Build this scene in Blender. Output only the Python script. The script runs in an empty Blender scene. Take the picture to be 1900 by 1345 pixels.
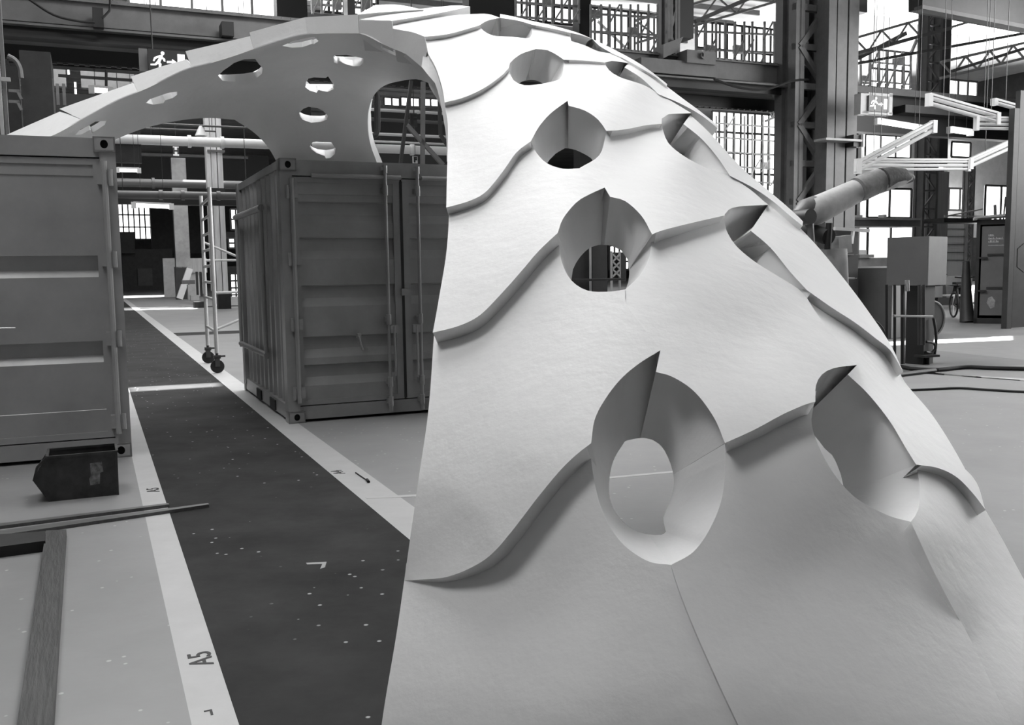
import bpy, bmesh, math, random
import numpy as np
from mathutils import Vector, Matrix
from mathutils.geometry import delaunay_2d_cdt
random.seed(7)
C = bpy.context.scene.collection
S = bpy.context.scene

# ------------------------------------------------------------------ camera
F = 1743.7; PITCH = .1003; ROLL = -.0142; EYE = Vector((0, 0, 1.506))
fwd = Vector((0, math.cos(PITCH), -math.sin(PITCH)))
_r = Vector((1, 0, 0)); _u = _r.cross(fwd)
right = math.cos(ROLL)*_r + math.sin(ROLL)*_u
up = -math.sin(ROLL)*_r + math.cos(ROLL)*_u
cam = bpy.data.cameras.new('camera'); camo = bpy.data.objects.new('camera', cam); C.objects.link(camo)
cam.sensor_width = 36; cam.lens = F/1900*36; cam.clip_end = 400
camo.matrix_world = Matrix(((right.x, up.x, -fwd.x, EYE.x), (right.y, up.y, -fwd.y, EYE.y), (right.z, up.z, -fwd.z, EYE.z), (0, 0, 0, 1)))
S.camera = camo

def ray(px, py):
    return fwd + right*((px-950)/F) - up*((py-672.5)/F)
def at(px, py, Z):
    return EYE + ray(px, py)*Z
def proj(P):
    d = P-EYE; z = d.dot(fwd)
    return (950+F*d.dot(right)/z, 672.5-F*d.dot(up)/z)
def ground(px, py, z=0.0):
    d = ray(px, py); return EYE + d*((z-EYE.z)/d.z)

# hall axes: U runs to the right, V runs away down the hall
PH = .418
U = Vector((math.cos(PH), math.sin(PH), 0)); V = Vector((-math.sin(PH), math.cos(PH), 0)); UP = Vector((0, 0, 1))
def H(u, v, z=0.0): return U*u + V*v + UP*z
def on_v(px, py, v):
    d = ray(px, py); P = EYE + d*((v-EYE.dot(V))/d.dot(V)); return P.dot(U), v, P.z
def on_u(px, py, u):
    d = ray(px, py); P = EYE + d*((u-EYE.dot(U))/d.dot(U)); return u, P.dot(V), P.z

# ------------------------------------------------------------------ world, lights, exposure
S.view_settings.view_transform = 'Standard'; S.view_settings.look = 'None'
S.view_settings.gamma = 1; S.view_settings.exposure = .18; S.view_settings.use_curve_mapping = False
w = bpy.data.worlds.new('world'); S.world = w; w.use_nodes = True
w.node_tree.nodes['Background'].inputs[0].default_value = (1, 1, 1, 1)
w.node_tree.nodes['Background'].inputs[1].default_value = 2.2
SUN_DIR = Vector((-.30, -.42, -.86)).normalized()      # the way sunlight travels
sun = bpy.data.lights.new('sun', 'SUN'); sun.energy = 45; sun.angle = .009
suno = bpy.data.objects.new('sun', sun); C.objects.link(suno)
suno.rotation_euler = SUN_DIR.to_track_quat('-Z', 'Y').to_euler(); suno.location = (0, 0, 30)
def area(name, loc, target, sx, sy, power):
    l = bpy.data.lights.new(name, 'AREA'); l.shape = 'RECTANGLE'; l.size = sx; l.size_y = sy; l.energy = power
    o = bpy.data.objects.new(name, l); C.objects.link(o); o.location = loc
    o.rotation_euler = (Vector(target)-Vector(loc)).to_track_quat('-Z', 'Y').to_euler(); return o
# daylight through the roof glazing (long strips along the aisle) and the tall side windows; the last two are added fills
area('skylight_over_vault', H(5.4, 13.5, 13.2), H(3.5, 7.5, 0), 7, 14, 2850)
area('skylight_down_aisle', H(3, 38, 14), H(3, 38, 0), 8, 30, 3200)
area('skylight_behind', H(0, -6, 13), H(0, 0, 0), 9, 8, 60)
area('side_windows_right', H(30, 10, 7), H(3, 6, 1), 16, 7, 3500)
area('fill_over_containers', Vector((-4.8, 3.6, 12.5)), Vector((-3.4, 7.6, 0)), 4, 4, 520)  # added fill lamp, brightens the underside hole walls and container ribs
area('roof_fill_far', H(52, 48, 4), H(34, 36, 15), 16, 8, 9000)  # added fill lamp, aimed upwards to brighten the roof sheet

# ------------------------------------------------------------------ materials
MATS = {}
def mat(name, g, rough=.6, metal=0.0, var=0.0, vscale=3.0, bump=0.0, bscale=20.0, g2=None, spots=0.0, stretch=None, rotz=0.0, emit=0.0, alpha=1.0, spec=None):
    if name in MATS: return MATS[name]
    m = bpy.data.materials.new(name); m.use_nodes = True; nt = m.node_tree; b = nt.nodes['Principled BSDF']
    b.inputs['Base Color'].default_value = (g, g, g, 1); b.inputs['Roughness'].default_value = rough; b.inputs['Metallic'].default_value = metal
    if spec is not None: b.inputs['Specular IOR Level'].default_value = spec
    m.diffuse_color = (g, g, g, 1)
    tc = nt.nodes.new('ShaderNodeTexCoord'); mp = nt.nodes.new('ShaderNodeMapping'); nt.links.new(tc.outputs['Object'], mp.inputs[0])
    if stretch and rotz: mp.vector_type = 'TEXTURE'; mp.inputs['Rotation'].default_value = (0, 0, rotz); mp.inputs['Scale'].default_value = tuple(1/q for q in stretch)
    elif stretch: mp.inputs['Scale'].default_value = stretch
    src = None
    if var:
        n = nt.nodes.new('ShaderNodeTexNoise'); n.inputs['Scale'].default_value = vscale; n.inputs['Detail'].default_value = 6; n.inputs['Roughness'].default_value = .65
        nt.links.new(mp.outputs[0], n.inputs['Vector'])
        r = nt.nodes.new('ShaderNodeValToRGB'); lo = g*(1-var) if g2 is None else g2; hi = min(1, g*(1+var)) if g2 is None else g
        r.color_ramp.elements[0].position = .3; r.color_ramp.elements[1].position = .7
        r.color_ramp.elements[0].color = (lo, lo, lo, 1); r.color_ramp.elements[1].color = (hi, hi, hi, 1)
        nt.links.new(n.outputs['Fac'], r.inputs[0]); src = r.outputs[0]
        if spots:
            v = nt.nodes.new('ShaderNodeTexVoronoi'); v.inputs['Scale'].default_value = 9; nt.links.new(mp.outputs[0], v.inputs['Vector'])
            n3 = nt.nodes.new('ShaderNodeTexNoise'); n3.inputs['Scale'].default_value = 1.3; nt.links.new(mp.outputs[0], n3.inputs['Vector'])
            r2 = nt.nodes.new('ShaderNodeValToRGB'); r2.color_ramp.elements[0].position = .07; r2.color_ramp.elements[1].position = .10
            r2.color_ramp.elements[0].color = (1, 1, 1, 1); r2.color_ramp.elements[1].color = (0, 0, 0, 1)
            nt.links.new(v.outputs['Distance'], r2.inputs[0])
            r3 = nt.nodes.new('ShaderNodeValToRGB'); r3.color_ramp.elements[0].position = .44; r3.color_ramp.elements[1].position = .50
            nt.links.new(n3.outputs['Fac'], r3.inputs[0])
            mu = nt.nodes.new('ShaderNodeMath'); mu.operation = 'MULTIPLY'; nt.links.new(r2.outputs[0], mu.inputs[0]); nt.links.new(r3.outputs[0], mu.inputs[1])
            mx = nt.nodes.new('ShaderNodeMixRGB'); mx.inputs[2].default_value = (spots, spots, spots, 1)
            nt.links.new(mu.outputs[0], mx.inputs[0]); nt.links.new(src, mx.inputs[1]); src = mx.outputs[0]
        nt.links.new(src, b.inputs['Base Color'])
    if bump:
        n2 = nt.nodes.new('ShaderNodeTexNoise'); n2.inputs['Scale'].default_value = bscale; n2.inputs['Detail'].default_value = 5
        nt.links.new(mp.outputs[0], n2.inputs['Vector'])
        bp = nt.nodes.new('ShaderNodeBump'); bp.inputs['Strength'].default_value = bump; bp.inputs['Distance'].default_value = .02
        nt.links.new(n2.outputs['Fac'], bp.inputs['Height']); nt.links.new(bp.outputs[0], b.inputs['Normal'])
    if emit:
        b.inputs['Emission Color'].default_value = (1, 1, 1, 1); b.inputs['Emission Strength'].default_value = emit
    MATS[name] = m; return m
PLASTER = mat('white_plaster', .80, .62, var=.03, vscale=2.5, bump=.2, bscale=10)
STEEL_D = mat('dark_steel', .035, .45, var=.3, vscale=2)
STEEL_B = mat('black_steel', .012, .5)
STEEL_M = mat('grey_steel', .13, .45, var=.2, vscale=2, bump=.05)
STEEL_L = mat('light_steel', .42, .4, var=.15, vscale=3)
STEEL_W = mat('white_paint', .8, .4)
GALV = mat('galvanised_steel', .55, .3, metal=.8, var=.15, vscale=5)
CONT = mat('container_paint', .26, .3, var=.18, vscale=1.6, bump=.12, bscale=3)
CONT_L = mat('container_paint_grey', .37, .3, var=.15, vscale=1.6, bump=.18, bscale=3)
RUBBER = mat('black_rubber', .012, .7)
GLOW = mat('tube_glow', .9, .4, emit=4.0)

# ------------------------------------------------------------------ building helpers
def smooth(me, ang=32, hard=()):
    bm = bmesh.new(); bm.from_mesh(me); bm.verts.ensure_lookup_table(); keep = []
    for a_, b_ in hard:
        pass
    hs = bm.edges.layers.int.new('hard'); bm.verts.ensure_lookup_table()
    for a_, b_ in hard:
        e = bm.edges.get((bm.verts[a_], bm.verts[b_]))
        if e: e.smooth = False
    for e in bm.edges:
        if not e.smooth: e[hs] = 1
    bmesh.ops.remove_doubles(bm, verts=bm.verts, dist=1e-5)
    bmesh.ops.recalc_face_normals(bm, faces=bm.faces)
    for f in bm.faces: f.smooth = True
    a = math.radians(ang)
    for e in bm.edges:
        if len(e.link_faces) != 2 or e.calc_face_angle(3) > a or e[hs]: e.smooth = False
    bm.to_mesh(me); bm.free()
def tag(o, label=None, cat=None, group=None, kind=None):
    if label: o['label'] = label
    if cat: o['category'] = cat
    if group: o['group'] = group
    if kind: o['kind'] = kind
    return o
class MB:
    """collects geometry for ONE mesh object; M maps local to world"""
    def __init__(s, M=None): s.v = []; s.f = []; s.mi = []; s.M = M or Matrix.Identity(4); s.m = 0
    def add(s, vs, fs):
        k = len(s.v); s.v += [s.M @ Vector(p) for p in vs]; s.f += [tuple(i+k for i in f) for f in fs]; s.mi += [s.m]*len(fs); return s
    def box(s, a, b):
        (x0, y0, z0), (x1, y1, z1) = a, b
        vs = [(x, y, z) for x in (x0, x1) for y in (y0, y1) for z in (z0, z1)]
        return s.add(vs, [(0, 1, 3, 2), (4, 6, 7, 5), (0, 4, 5, 1), (2, 3, 7, 6), (0, 2, 6, 4), (1, 5, 7, 3)])
    def bar(s, a, b, w, h=None, upv=(0, 0, 1)):
        a, b = Vector(a), Vector(b); h = h or w; d = (b-a).normalized(); x = d.cross(Vector(upv))
        if x.length < 1e-3: x = d.cross(Vector((0, 1, 0)))
        x.normalize(); y = x.cross(d); x *= w/2; y *= h/2
        return s.add([a-x-y, a+x-y, a+x+y, a-x+y, b-x-y, b+x-y, b+x+y, b-x+y], [(0, 3, 2, 1), (4, 5, 6, 7), (0, 1, 5, 4), (1, 2, 6, 5), (2, 3, 7, 6), (3, 0, 4, 7)])
    def tube(s, pts, r, n=10, cap=True):
        pts = [Vector(p) for p in pts]; rs = r if isinstance(r, (list, tuple)) else [r]*len(pts); vs = []; fs = []; x = None
        for i, p in enumerate(pts):
            d = (pts[min(i+1, len(pts)-1)]-pts[max(i-1, 0)]).normalized()
            if x is None:
                x = d.cross(Vector((0, 0, 1)))
                if x.length < 1e-2: x = d.cross(Vector((0, 1, 0)))
            x = (x-d*x.dot(d)).normalized(); y = d.cross(x)
            for k in range(n):
                a = 2*math.pi*k/n; vs.append(p+(x*math.cos(a)+y*math.sin(a))*rs[i])
        for i in range(len(pts)-1):
            for k in range(n): fs.append((i*n+k, i*n+(k+1) % n, (i+1)*n+(k+1) % n, (i+1)*n+k))
        if cap: fs.append(tuple(range(n))[::-1]); fs.append(tuple(range((len(pts)-1)*n, len(pts)*n)))
        return s.add(vs, fs)
    def prism(s, poly, a, b):
        """poly: list of points; extruded by vector b-a added to each (a,b offsets)"""
        n = len(poly); a, b = Vector(a), Vector(b)
        vs = [Vector(p)+a for p in poly]+[Vector(p)+b for p in poly]
        return s.add(vs, [tuple(range(n))[::-1], tuple(range(n, 2*n))]+[(i, (i+1) % n, n+(i+1) % n, n+i) for i in range(n)])
    def build(s, name, m, parent=None, sm=32, origin=None):
        me = bpy.data.meshes.new(name)
        o = bpy.data.objects.new(name, me); C.objects.link(o)
        off = Vector((0, 0, 0))
        if parent is not None: off = Vector(parent.get('_o', (0, 0, 0)))
        elif origin is not None: off = Vector(origin)
        else:
            xs = [v.x for v in s.v]; ys = [v.y for v in s.v]; zs = [v.z for v in s.v]
            off = Vector(((min(xs)+max(xs))/2, (min(ys)+max(ys))/2, min(zs)))
        me.from_pydata([v-off for v in s.v], [], s.f)
        for mm in (m if isinstance(m, (list, tuple)) else [m]): me.materials.append(mm)
        me.polygons.foreach_set('material_index', s.mi); me.update()
        smooth(me, sm)
        if parent is not None: o.parent = parent; o['_o'] = list(off)
        else: o.location = off; o['_o'] = list(off)
        return o
def empty(name, loc):
    o = bpy.data.objects.new(name, None); C.objects.link(o); o.location = loc; o['_o'] = list(loc); o.empty_display_size = .2; return o
def frame_m(origin, yaw):
    return Matrix.Translation(Vector(origin)) @ Matrix.Rotation(yaw, 4, 'Z')
HM = Matrix.Rotation(PH, 4, 'Z')     # hall coordinates (u, v, z) to world
def text_mb(mb, body, M, size, depth=.002, bold=0.0):
    cu = bpy.data.curves.new('t', 'FONT'); cu.body = body; cu.size = size; cu.extrude = depth; cu.align_x = 'CENTER'; cu.align_y = 'CENTER'; cu.offset = bold
    o = bpy.data.objects.new('t', cu); C.objects.link(o)
    bpy.context.view_layer.update()
    me = bpy.data.meshes.new_from_object(o.evaluated_get(bpy.context.evaluated_depsgraph_get()))
    mb.add([M @ v.co for v in me.vertices], [tuple(p.vertices) for p in me.polygons])
    bpy.data.objects.remove(o); bpy.data.curves.remove(cu); bpy.data.meshes.remove(me)

# ------------------------------------------------------------------ floor
def u_of(px, py): return ground(px, py).dot(U)
uL0, uL1 = u_of(269, 956), u_of(306, 925)
uR0, uR1 = u_of(537, 815), u_of(568, 796)
CONC = mat('concrete_floor', .235, .5, var=.10, vscale=1.2, spots=.42, bump=.03)
WALK = mat('dark_walkway_floor', .043, .75, spec=.12, g2=.016, var=.22, vscale=1.6, spots=.40, bump=.03)
STRIPE = mat('pale_floor_stripe', .44, .5, var=.06, vscale=4)
CONC_D = mat('shaded_concrete_floor', .17, .5, var=.12, vscale=1.2, bump=.03)  # container shade on the floor painted as darker grey; far floor shares it
fl = MB(HM)
us = [(-32, uL0, 0), (uL0, uL1, 2), (uL1, uR0, 1), (uR0, uR1, 2), (uR1, 64, 0)]
vs_ = [-14, 0, 4.5, 9.4, 16, 23.8, 25, 42.5, 44, 60, 130]
for (a, b, m) in us:
    for k in range(len(vs_)-1):
        v0, v1 = vs_[k], vs_[k+1]
        mm = m
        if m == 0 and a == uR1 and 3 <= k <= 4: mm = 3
        if m == 0 and a == uR1 and k in (5, 7): mm = 1
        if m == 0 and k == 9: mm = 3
        fl.m = mm
        fl.add([(a, v0, 0), (b, v0, 0), (b, v1, 0), (a, v1, 0)], [(0, 1, 2, 3)])
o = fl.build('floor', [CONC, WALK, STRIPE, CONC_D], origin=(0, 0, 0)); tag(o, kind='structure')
for f in o.data.polygons: pass

# ------------------------------------------------------------------ the plaster vault
class TPS:
    def __init__(s, pts):
        P = np.array([(a/1000, b/1000) for a, b, _ in pts]); z = np.array([1/c for _, _, c in pts]); n = len(P)
        r = np.linalg.norm(P[:, None]-P[None], axis=2); K = np.where(r > 0, r*r*np.log(r+1e-12), 0)+np.eye(n)*s_reg
        Q = np.hstack([np.ones((n, 1)), P]); A = np.block([[K, Q], [Q.T, np.zeros((3, 3))]])
        s.w = np.linalg.solve(A, np.concatenate([z, np.zeros(3)])); s.P = P
    def Z(s, px, py):
        d = np.linalg.norm(s.P-np.array([px/1000, py/1000]), axis=1)
        k = np.where(d > 0, d*d*np.log(d+1e-12), 0)
        return 1/float(k@s.w[:-3]+s.w[-3]+s.w[-2]*px/1000+s.w[-1]*py/1000)
    def p(s, px, py): return at(px, py, s.Z(px, py))
    def n(s, px, py):
        e = 4; a = s.p(px+e, py)-s.p(px-e, py); b = s.p(px, py-e)-s.p(px, py+e); n = a.cross(b).normalized()
        return n if n.dot(ray(px, py)) < 0 else -n
    def shifted(s, px, py, T):      # point of the surface shifted by T along -n that is seen at this pixel
        qx, qy = px, py
        for _ in range(12):
            P = s.p(qx, qy)-s.n(qx, qy)*T; a, b = proj(P); qx -= (a-px)*.8; qy -= (b-py)*.8
        return s.p(qx, qy)-s.n(qx, qy)*T
s_reg = 2e-5
OUT = TPS([(684, 1550, 2.66), (1100, 1550, 2.46), (1468, 1550, 2.40), (1975, 1550, 2.50), (2170, 1550, 2.76),
           (708, 1345, 2.81), (1040, 1345, 2.60), (1370, 1345, 2.52), (1880, 1345, 2.66), (2100, 1345, 3.0),
           (752, 1077, 3.13), (1000, 1077, 2.93), (1245, 1050, 2.82), (1500, 1050, 2.88), (1740, 1075, 3.02), (1900, 1075, 3.34),
           (775, 860, 3.45), (1000, 860, 3.2), (1221, 870, 3.05), (1420, 830, 3.13), (1600, 800, 3.32), (1775, 850, 3.75),
           (805, 617, 4.0), (1000, 620, 3.75), (1180, 620, 3.6), (1400, 620, 3.72), (1570, 650, 3.85), (1670, 700, 4.15),
           (825, 450, 4.6), (1120, 450, 4.2), (1280, 450, 4.25), (1440, 470, 4.5), (1540, 490, 4.95),
           (832, 270, 5.6), (950, 260, 5.4), (1055, 250, 5.3), (1180, 280, 5.3), (1290, 270, 5.6), (1390, 320, 6.0),
           (805, 125, 6.5), (995, 125, 6.5), (1100, 140, 6.5), (1175, 145, 6.7), (1240, 165, 7.1),
           (760, 62, 7.15), (850, 60, 7.2), (940, 50, 7.35), (1060, 70, 7.35), (1140, 98, 7.6),
           (700, 25, 7.75), (780, 18, 7.9), (870, 14, 8.0), (1000, 40, 7.8)])
TH = .25
def cr(pts, step=9):
    """Catmull-Rom through pts, resampled"""
    P = [Vector(p) for p in pts]
    if len(P) == 2:
        n = max(1, int((P[1]-P[0]).length/step)); return [P[0].lerp(P[1], i/n) for i in range(n+1)]
    Q = [2*P[0]-P[1]]+P+[2*P[-1]-P[-2]]; out = []
    for i in range(1, len(Q)-2):
        n = max(1, int((Q[i+1]-Q[i]).length/step))
        for k in range(n):
            t = k/n; a, b, c, d = Q[i-1:i+3]
            out.append(.5*((2*b)+(c-a)*t+(2*a-5*b+4*c-d)*t*t+(3*b-a-3*c+d)*t**3))
    out.append(P[-1]); return out
def inside(p, poly):
    c = False; n = len(poly); j = n-1
    for i in range(n):
        a, b = poly[i], poly[j]
        if (a[1] > p[1]) != (b[1] > p[1]) and p[0] < (b[0]-a[0])*(p[1]-a[1])/(b[1]-a[1])+a[0]: c = not c
        j = i
    return c
def dist_poly(p, pl):
    best = 1e9
    for a, b in zip(pl[:-1], pl[1:]):
        d = b-a; t = max(0, min(1, (p-a).dot(d)/max(d.length_squared, 1e-9))); best = min(best, (a+d*t-p).length)
    return best
def ray_poly(c, ang, poly):
    d = Vector((math.cos(ang), math.sin(ang))); best = None
    for i in range(len(poly)):
        a, b = Vector(poly[i])-c, Vector(poly[(i+1) % len(poly)])-c; e = b-a
        den = d.x*e.y-d.y*e.x
        if abs(den) < 1e-9: continue
        t = (a.x*e.y-a.y*e.x)/den; s_ = (a.x*d.y-a.y*d.x)/den
        if t > 0 and -1e-6 <= s_ <= 1+1e-6 and (best is None or t > best): best = t
    return c+d*(best or 10)
def ell(cx, cy, rx, ry): return [(cx+rx*math.cos(k*math.pi/12), cy+ry*math.sin(k*math.pi/12)) for k in range(24)]
HOLES = {
 'H1': ((1221, 870), (1190, 903), cr([(1160, 818), (1140, 850), (1131, 885), (1131, 925), (1145, 955), (1170, 980), (1200, 991), (1228, 992), (1236, 988), (1230, 962), (1243, 930), (1251, 895), (1244, 860), (1225, 825), (1195, 812), (1160, 818)], 12)),
 'H2': ((1122, 452), (1115, 510), cr([(1060, 520), (1063, 500), (1076, 477), (1095, 459), (1112, 454), (1132, 455), (1152, 464), (1165, 482), (1168, 505), (1160, 540), (1130, 565), (1095, 562), (1070, 545), (1060, 520)], 12)),
 'H3': ((1057, 252), (1056, 315), cr([(1010, 312), (1018, 298), (1032, 284), (1048, 275), (1070, 279), (1100, 296), (1108, 315), (1095, 338), (1055, 348), (1020, 335), (1010, 312)], 10)),
 'H4': ((995, 125), (985, 172), ell(985, 172, 32, 24)),
 'H5': ((938, 52), (938, 90), ell(938, 90, 26, 14)),
 'R1': ((1608, 820), (1500, 885), cr([(1450, 790), (1490, 795), (1515, 812), (1530, 832), (1545, 845), (1560, 880), (1566, 906), (1562, 945), (1530, 975), (1490, 970), (1455, 920), (1440, 850), (1450, 790)], 14)),
 'R2': ((1425, 462), (1350, 505), ell(1350, 505, 34, 44)),
 'R3': ((1290, 265), (1243, 312), ell(1243, 312, 28, 26)),
 'R4': ((1170, 143), (1143, 178), ell(1143, 178, 20, 14)),
 'R5': ((1085, 78), (1070, 110), ell(1070, 110, 16, 9)),
}
def plate(name, segs, parent, off=.085, fade=None, far=None, step=9, th=TH, surf=OUT, flat=0.0):
    """segs: list of (kind, points). kind: 'low' ledge edge, 'tuck' hidden edge under the next plate, a hole name, 'e' plain edge"""
    B = []; kinds = []; low = []; high = []; ends = []
    for kind, pts in segs:
        q = cr(pts, step)
        if kind == 'low': low += q
        if kind == 'tuck': high += q
        for p in q[:-1]: B.append(p); kinds.append(kind)
        if kind in HOLES:
            ends.append((q[-1], kind))
    for p, kd in ends:
        i = min(range(len(B)), key=lambda j: (B[j]-p).length); kinds[i] = kd if kinds[i] not in HOLES else kinds[i]
    poly = [tuple(p) for p in B]
    xs = [p[0] for p in poly]; ys = [p[1] for p in poly]; ext = max(max(xs)-min(xs), max(ys)-min(ys))
    g = max(8, min(26, ext/22)); I = []
    y = min(ys)+g/2; row = 0
    edge = [B[i] for i in range(len(B))]+[B[0]]
    while y < max(ys):
        x = min(xs)+g/2*(1+row % 2)
        while x < max(xs):
            if inside((x, y), poly) and dist_poly(Vector((x, y)), edge) > g*.45: I.append(Vector((x, y)))
            x += g
        y += g*.87; row += 1
    n = len(B); allp = B+I
    vs, es, fs, ov, oe, of = delaunay_2d_cdt(allp, [(i, (i+1) % n) for i in range(n)], [], 1, 1e-4)
    hi = high or ([Vector(far)] if far else None)
    me = bpy.data.meshes.new(name); verts = []; inner = []; mid = {}
    def offs(p):
        if not low: return flat
        dl = dist_poly(p, low) if len(low) > 1 else 0
        dh = (dist_poly(p, high) if len(high) > 1 else ((p-Vector(far)).length if far else 1e9))
        if dh > 1e8: return off
        return off*dh/(dl+dh+1e-6)
    for i, q in enumerate(vs):
        o_ = offs(q)*(min(1, (q-Vector(fade[:2])).length/fade[2]) if fade else 1)
        P0 = surf.p(q.x, q.y); nn = surf.n(q.x, q.y); r = ray(q.x, q.y); cosv = max(.45, -nn.dot(r.normalized()))
        P = EYE+(P0-EYE)*(1-(o_/cosv)/(P0-EYE).length)
        orig = ov[i][0] if ov[i] else -1
        k = kinds[orig] if 0 <= orig < n else None
        if k in HOLES:
            c, ic, pl = HOLES[k]; a = math.atan2(q.y-c[1], q.x-c[0]); t = ray_poly(Vector(ic), a, pl)
            Q = surf.shifted(t.x, t.y, th); mid[i] = P0.copy()
        elif k == 'v': Q = P0+r.normalized()*th*.8
        else: Q = P0-nn*th
        P.z = max(P.z, 0); Q.z = max(Q.z, 0)
        verts.append(P); inner.append(Q)
    m = len(verts); extra = []; mi = {}
    for i_, P_0 in mid.items(): mi[i_] = 2*m+len(extra); extra.append(P_0)
    faces = [tuple(f) for f in fs]; allf = list(faces)+[tuple(i+m for i in f)[::-1] for f in faces]
    cnt = {}
    for f in faces:
        for i in range(len(f)):
            a, b = f[i], f[(i+1) % len(f)]; cnt[(a, b)] = 1
    for (a, b) in list(cnt):
        if (b, a) not in cnt:
            ma, mb_ = mi.get(a), mi.get(b)
            if ma is None and mb_ is None: allf.append((b, a, a+m, b+m))
            elif ma is not None and mb_ is not None: allf += [(b, a, ma, mb_), (mb_, ma, a+m, b+m)]
            elif ma is not None: allf.append((b, a, ma, a+m, b+m))
            else: allf.append((b, a, a+m, b+m, mb_))
    off_ = Vector(parent['_o'])
    me.from_pydata([v-off_ for v in verts+inner+extra], [], allf); me.materials.append(PLASTER); me.update()
    smooth(me, 38, [(a, b) for (a, b) in cnt if (b, a) not in cnt]+[(a+m, b+m) for (a, b) in cnt if (b, a) not in cnt])
    ob = bpy.data.objects.new(name, me); C.objects.link(ob); ob.parent = parent; return ob

vault = empty('plaster_vault', at(1200, 900, 3.2)*1.0); vault.location.z = 0; vault['_o'] = list(vault.location)
tag(vault, 'large white plaster vault of overlapping scale-like panels with oval holes', 'sculpture')
P_ = lambda *a, **k: plate('shell_panel', *a, parent=vault, **k)
seam01 = [(1245, 1048), (1262, 1100), (1290, 1170), (1330, 1260), (1370, 1345), (1468, 1550)]
# A0, B0, C0: the foot
P_([('e', [(754, 1045), (750, 1077), (735, 1180), (708, 1345), (684, 1550)]), ('e', [(684, 1550), (1100, 1550), (1468, 1550)]), ('e', seam01[::-1]),
    ('H1', [(1245, 1048), (1200, 1040), (1150, 1003), (1115, 940), (1099, 870), (1096, 822)]), ('e', [(1096, 822), (1075, 800)]),
    ('tuck', [(1075, 800), (1030, 830), (980, 885), (930, 950), (890, 1000), (850, 1025), (800, 1040), (754, 1045)])])
P_([('e', seam01), ('e', [(1468, 1550), (1700, 1550), (1975, 1550)]), ('e', [(1975, 1550), (1880, 1345), (1850, 1290), (1800, 1185), (1740, 1075), (1690, 968)]),
    ('R1', [(1690, 968), (1650, 957), (1600, 932), (1568, 905), (1541, 870), (1520, 830), (1506, 787), (1510, 750)]), ('e', [(1510, 750), (1515, 725)]),
    ('tuck', [(1515, 725), (1480, 728), (1440, 745), (1380, 772), (1347, 795)]), ('H1', [(1347, 795), (1346, 822), (1346, 870), (1338, 930), (1315, 985), (1285, 1025), (1245, 1048)])], flat=.014)
P_([('low', [(1690, 968), (1740, 1075), (1798, 1183)]), ('tuck', [(1798, 1183), (1850, 1290), (1880, 1345), (1975, 1550)]), ('e', [(1975, 1550), (2170, 1550)]),
    ('e', [(2170, 1550), (2000, 1250), (1900, 1075), (1860, 1000), (1828, 945)]), ('tuck', [(1828, 945), (1812, 895), (1780, 862), (1740, 845), (1697, 838)]),
    ('R1', [(1697, 838), (1700, 862), (1706, 900), (1704, 945), (1690, 968)])], off=.07, fade=(1800, 1190, 210))
# row 1
A1B1 = [(1225, 650), (1195, 610), (1163, 565), (1160, 537)]
P_([('low', [(750, 1077), (800, 1074), (830, 1070), (870, 1055), (910, 1030), (950, 985), (1000, 920), (1040, 872), (1070, 843), (1097, 822)]),
    ('H1', [(1097, 822), (1103, 780), (1120, 745), (1150, 705), (1185, 675), (1225, 650)]), ('e', A1B1),
    ('H2', [(1160, 537), (1130, 541), (1090, 539), (1060, 520), (1042, 485), (1035, 435)]), ('e', [(1035, 435), (1020, 415)]),
    ('tuck', [(1020, 415), (1000, 430), (965, 468), (925, 515), (890, 550), (850, 575), (810, 590)]), ('e', [(810, 590), (805, 625), (795, 760), (775, 900), (750, 1077)])], fade=(750, 1077, 190))
P_([('low', [(1345, 822), (1400, 797), (1450, 770), (1490, 752), (1513, 745)]), ('R1', [(1513, 745), (1514, 715), (1525, 695), (1547, 683), (1590, 677)]),
    ('e', [(1590, 677), (1560, 640), (1520, 588), (1497, 552)]), ('R2', [(1497, 552), (1480, 535), (1440, 510), (1400, 485), (1365, 455), (1347, 425), (1345, 405)]), ('e', [(1345, 405), (1345, 385)]),
    ('tuck', [(1345, 385), (1310, 388), (1260, 398), (1210, 412)]), ('H2', [(1210, 412), (1209, 440), (1205, 475), (1188, 510), (1160, 537)]), ('e', A1B1[::-1]), ('H1', [(1225, 650), (1217, 690)]),
    ('H1', [(1217, 690), (1250, 700), (1290, 728), (1325, 775), (1345, 822)])])
P_([('low', [(1700, 862), (1740, 868), (1775, 885), (1805, 915), (1829, 946)]), ('e', [(1829, 946), (1780, 850), (1730, 770), (1680, 710), (1660, 670)]),
    ('tuck', [(1660, 670), (1610, 615), (1560, 572), (1508, 535)]), ('e', [(1508, 535), (1497, 552)]), ('e', [(1497, 552), (1520, 588), (1560, 640), (1590, 677)]), ('v', [(1590, 677), (1573, 695)]),
    ('R1', [(1573, 695), (1610, 730), (1650, 780), (1680, 830), (1700, 862)])], off=.07)
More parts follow.
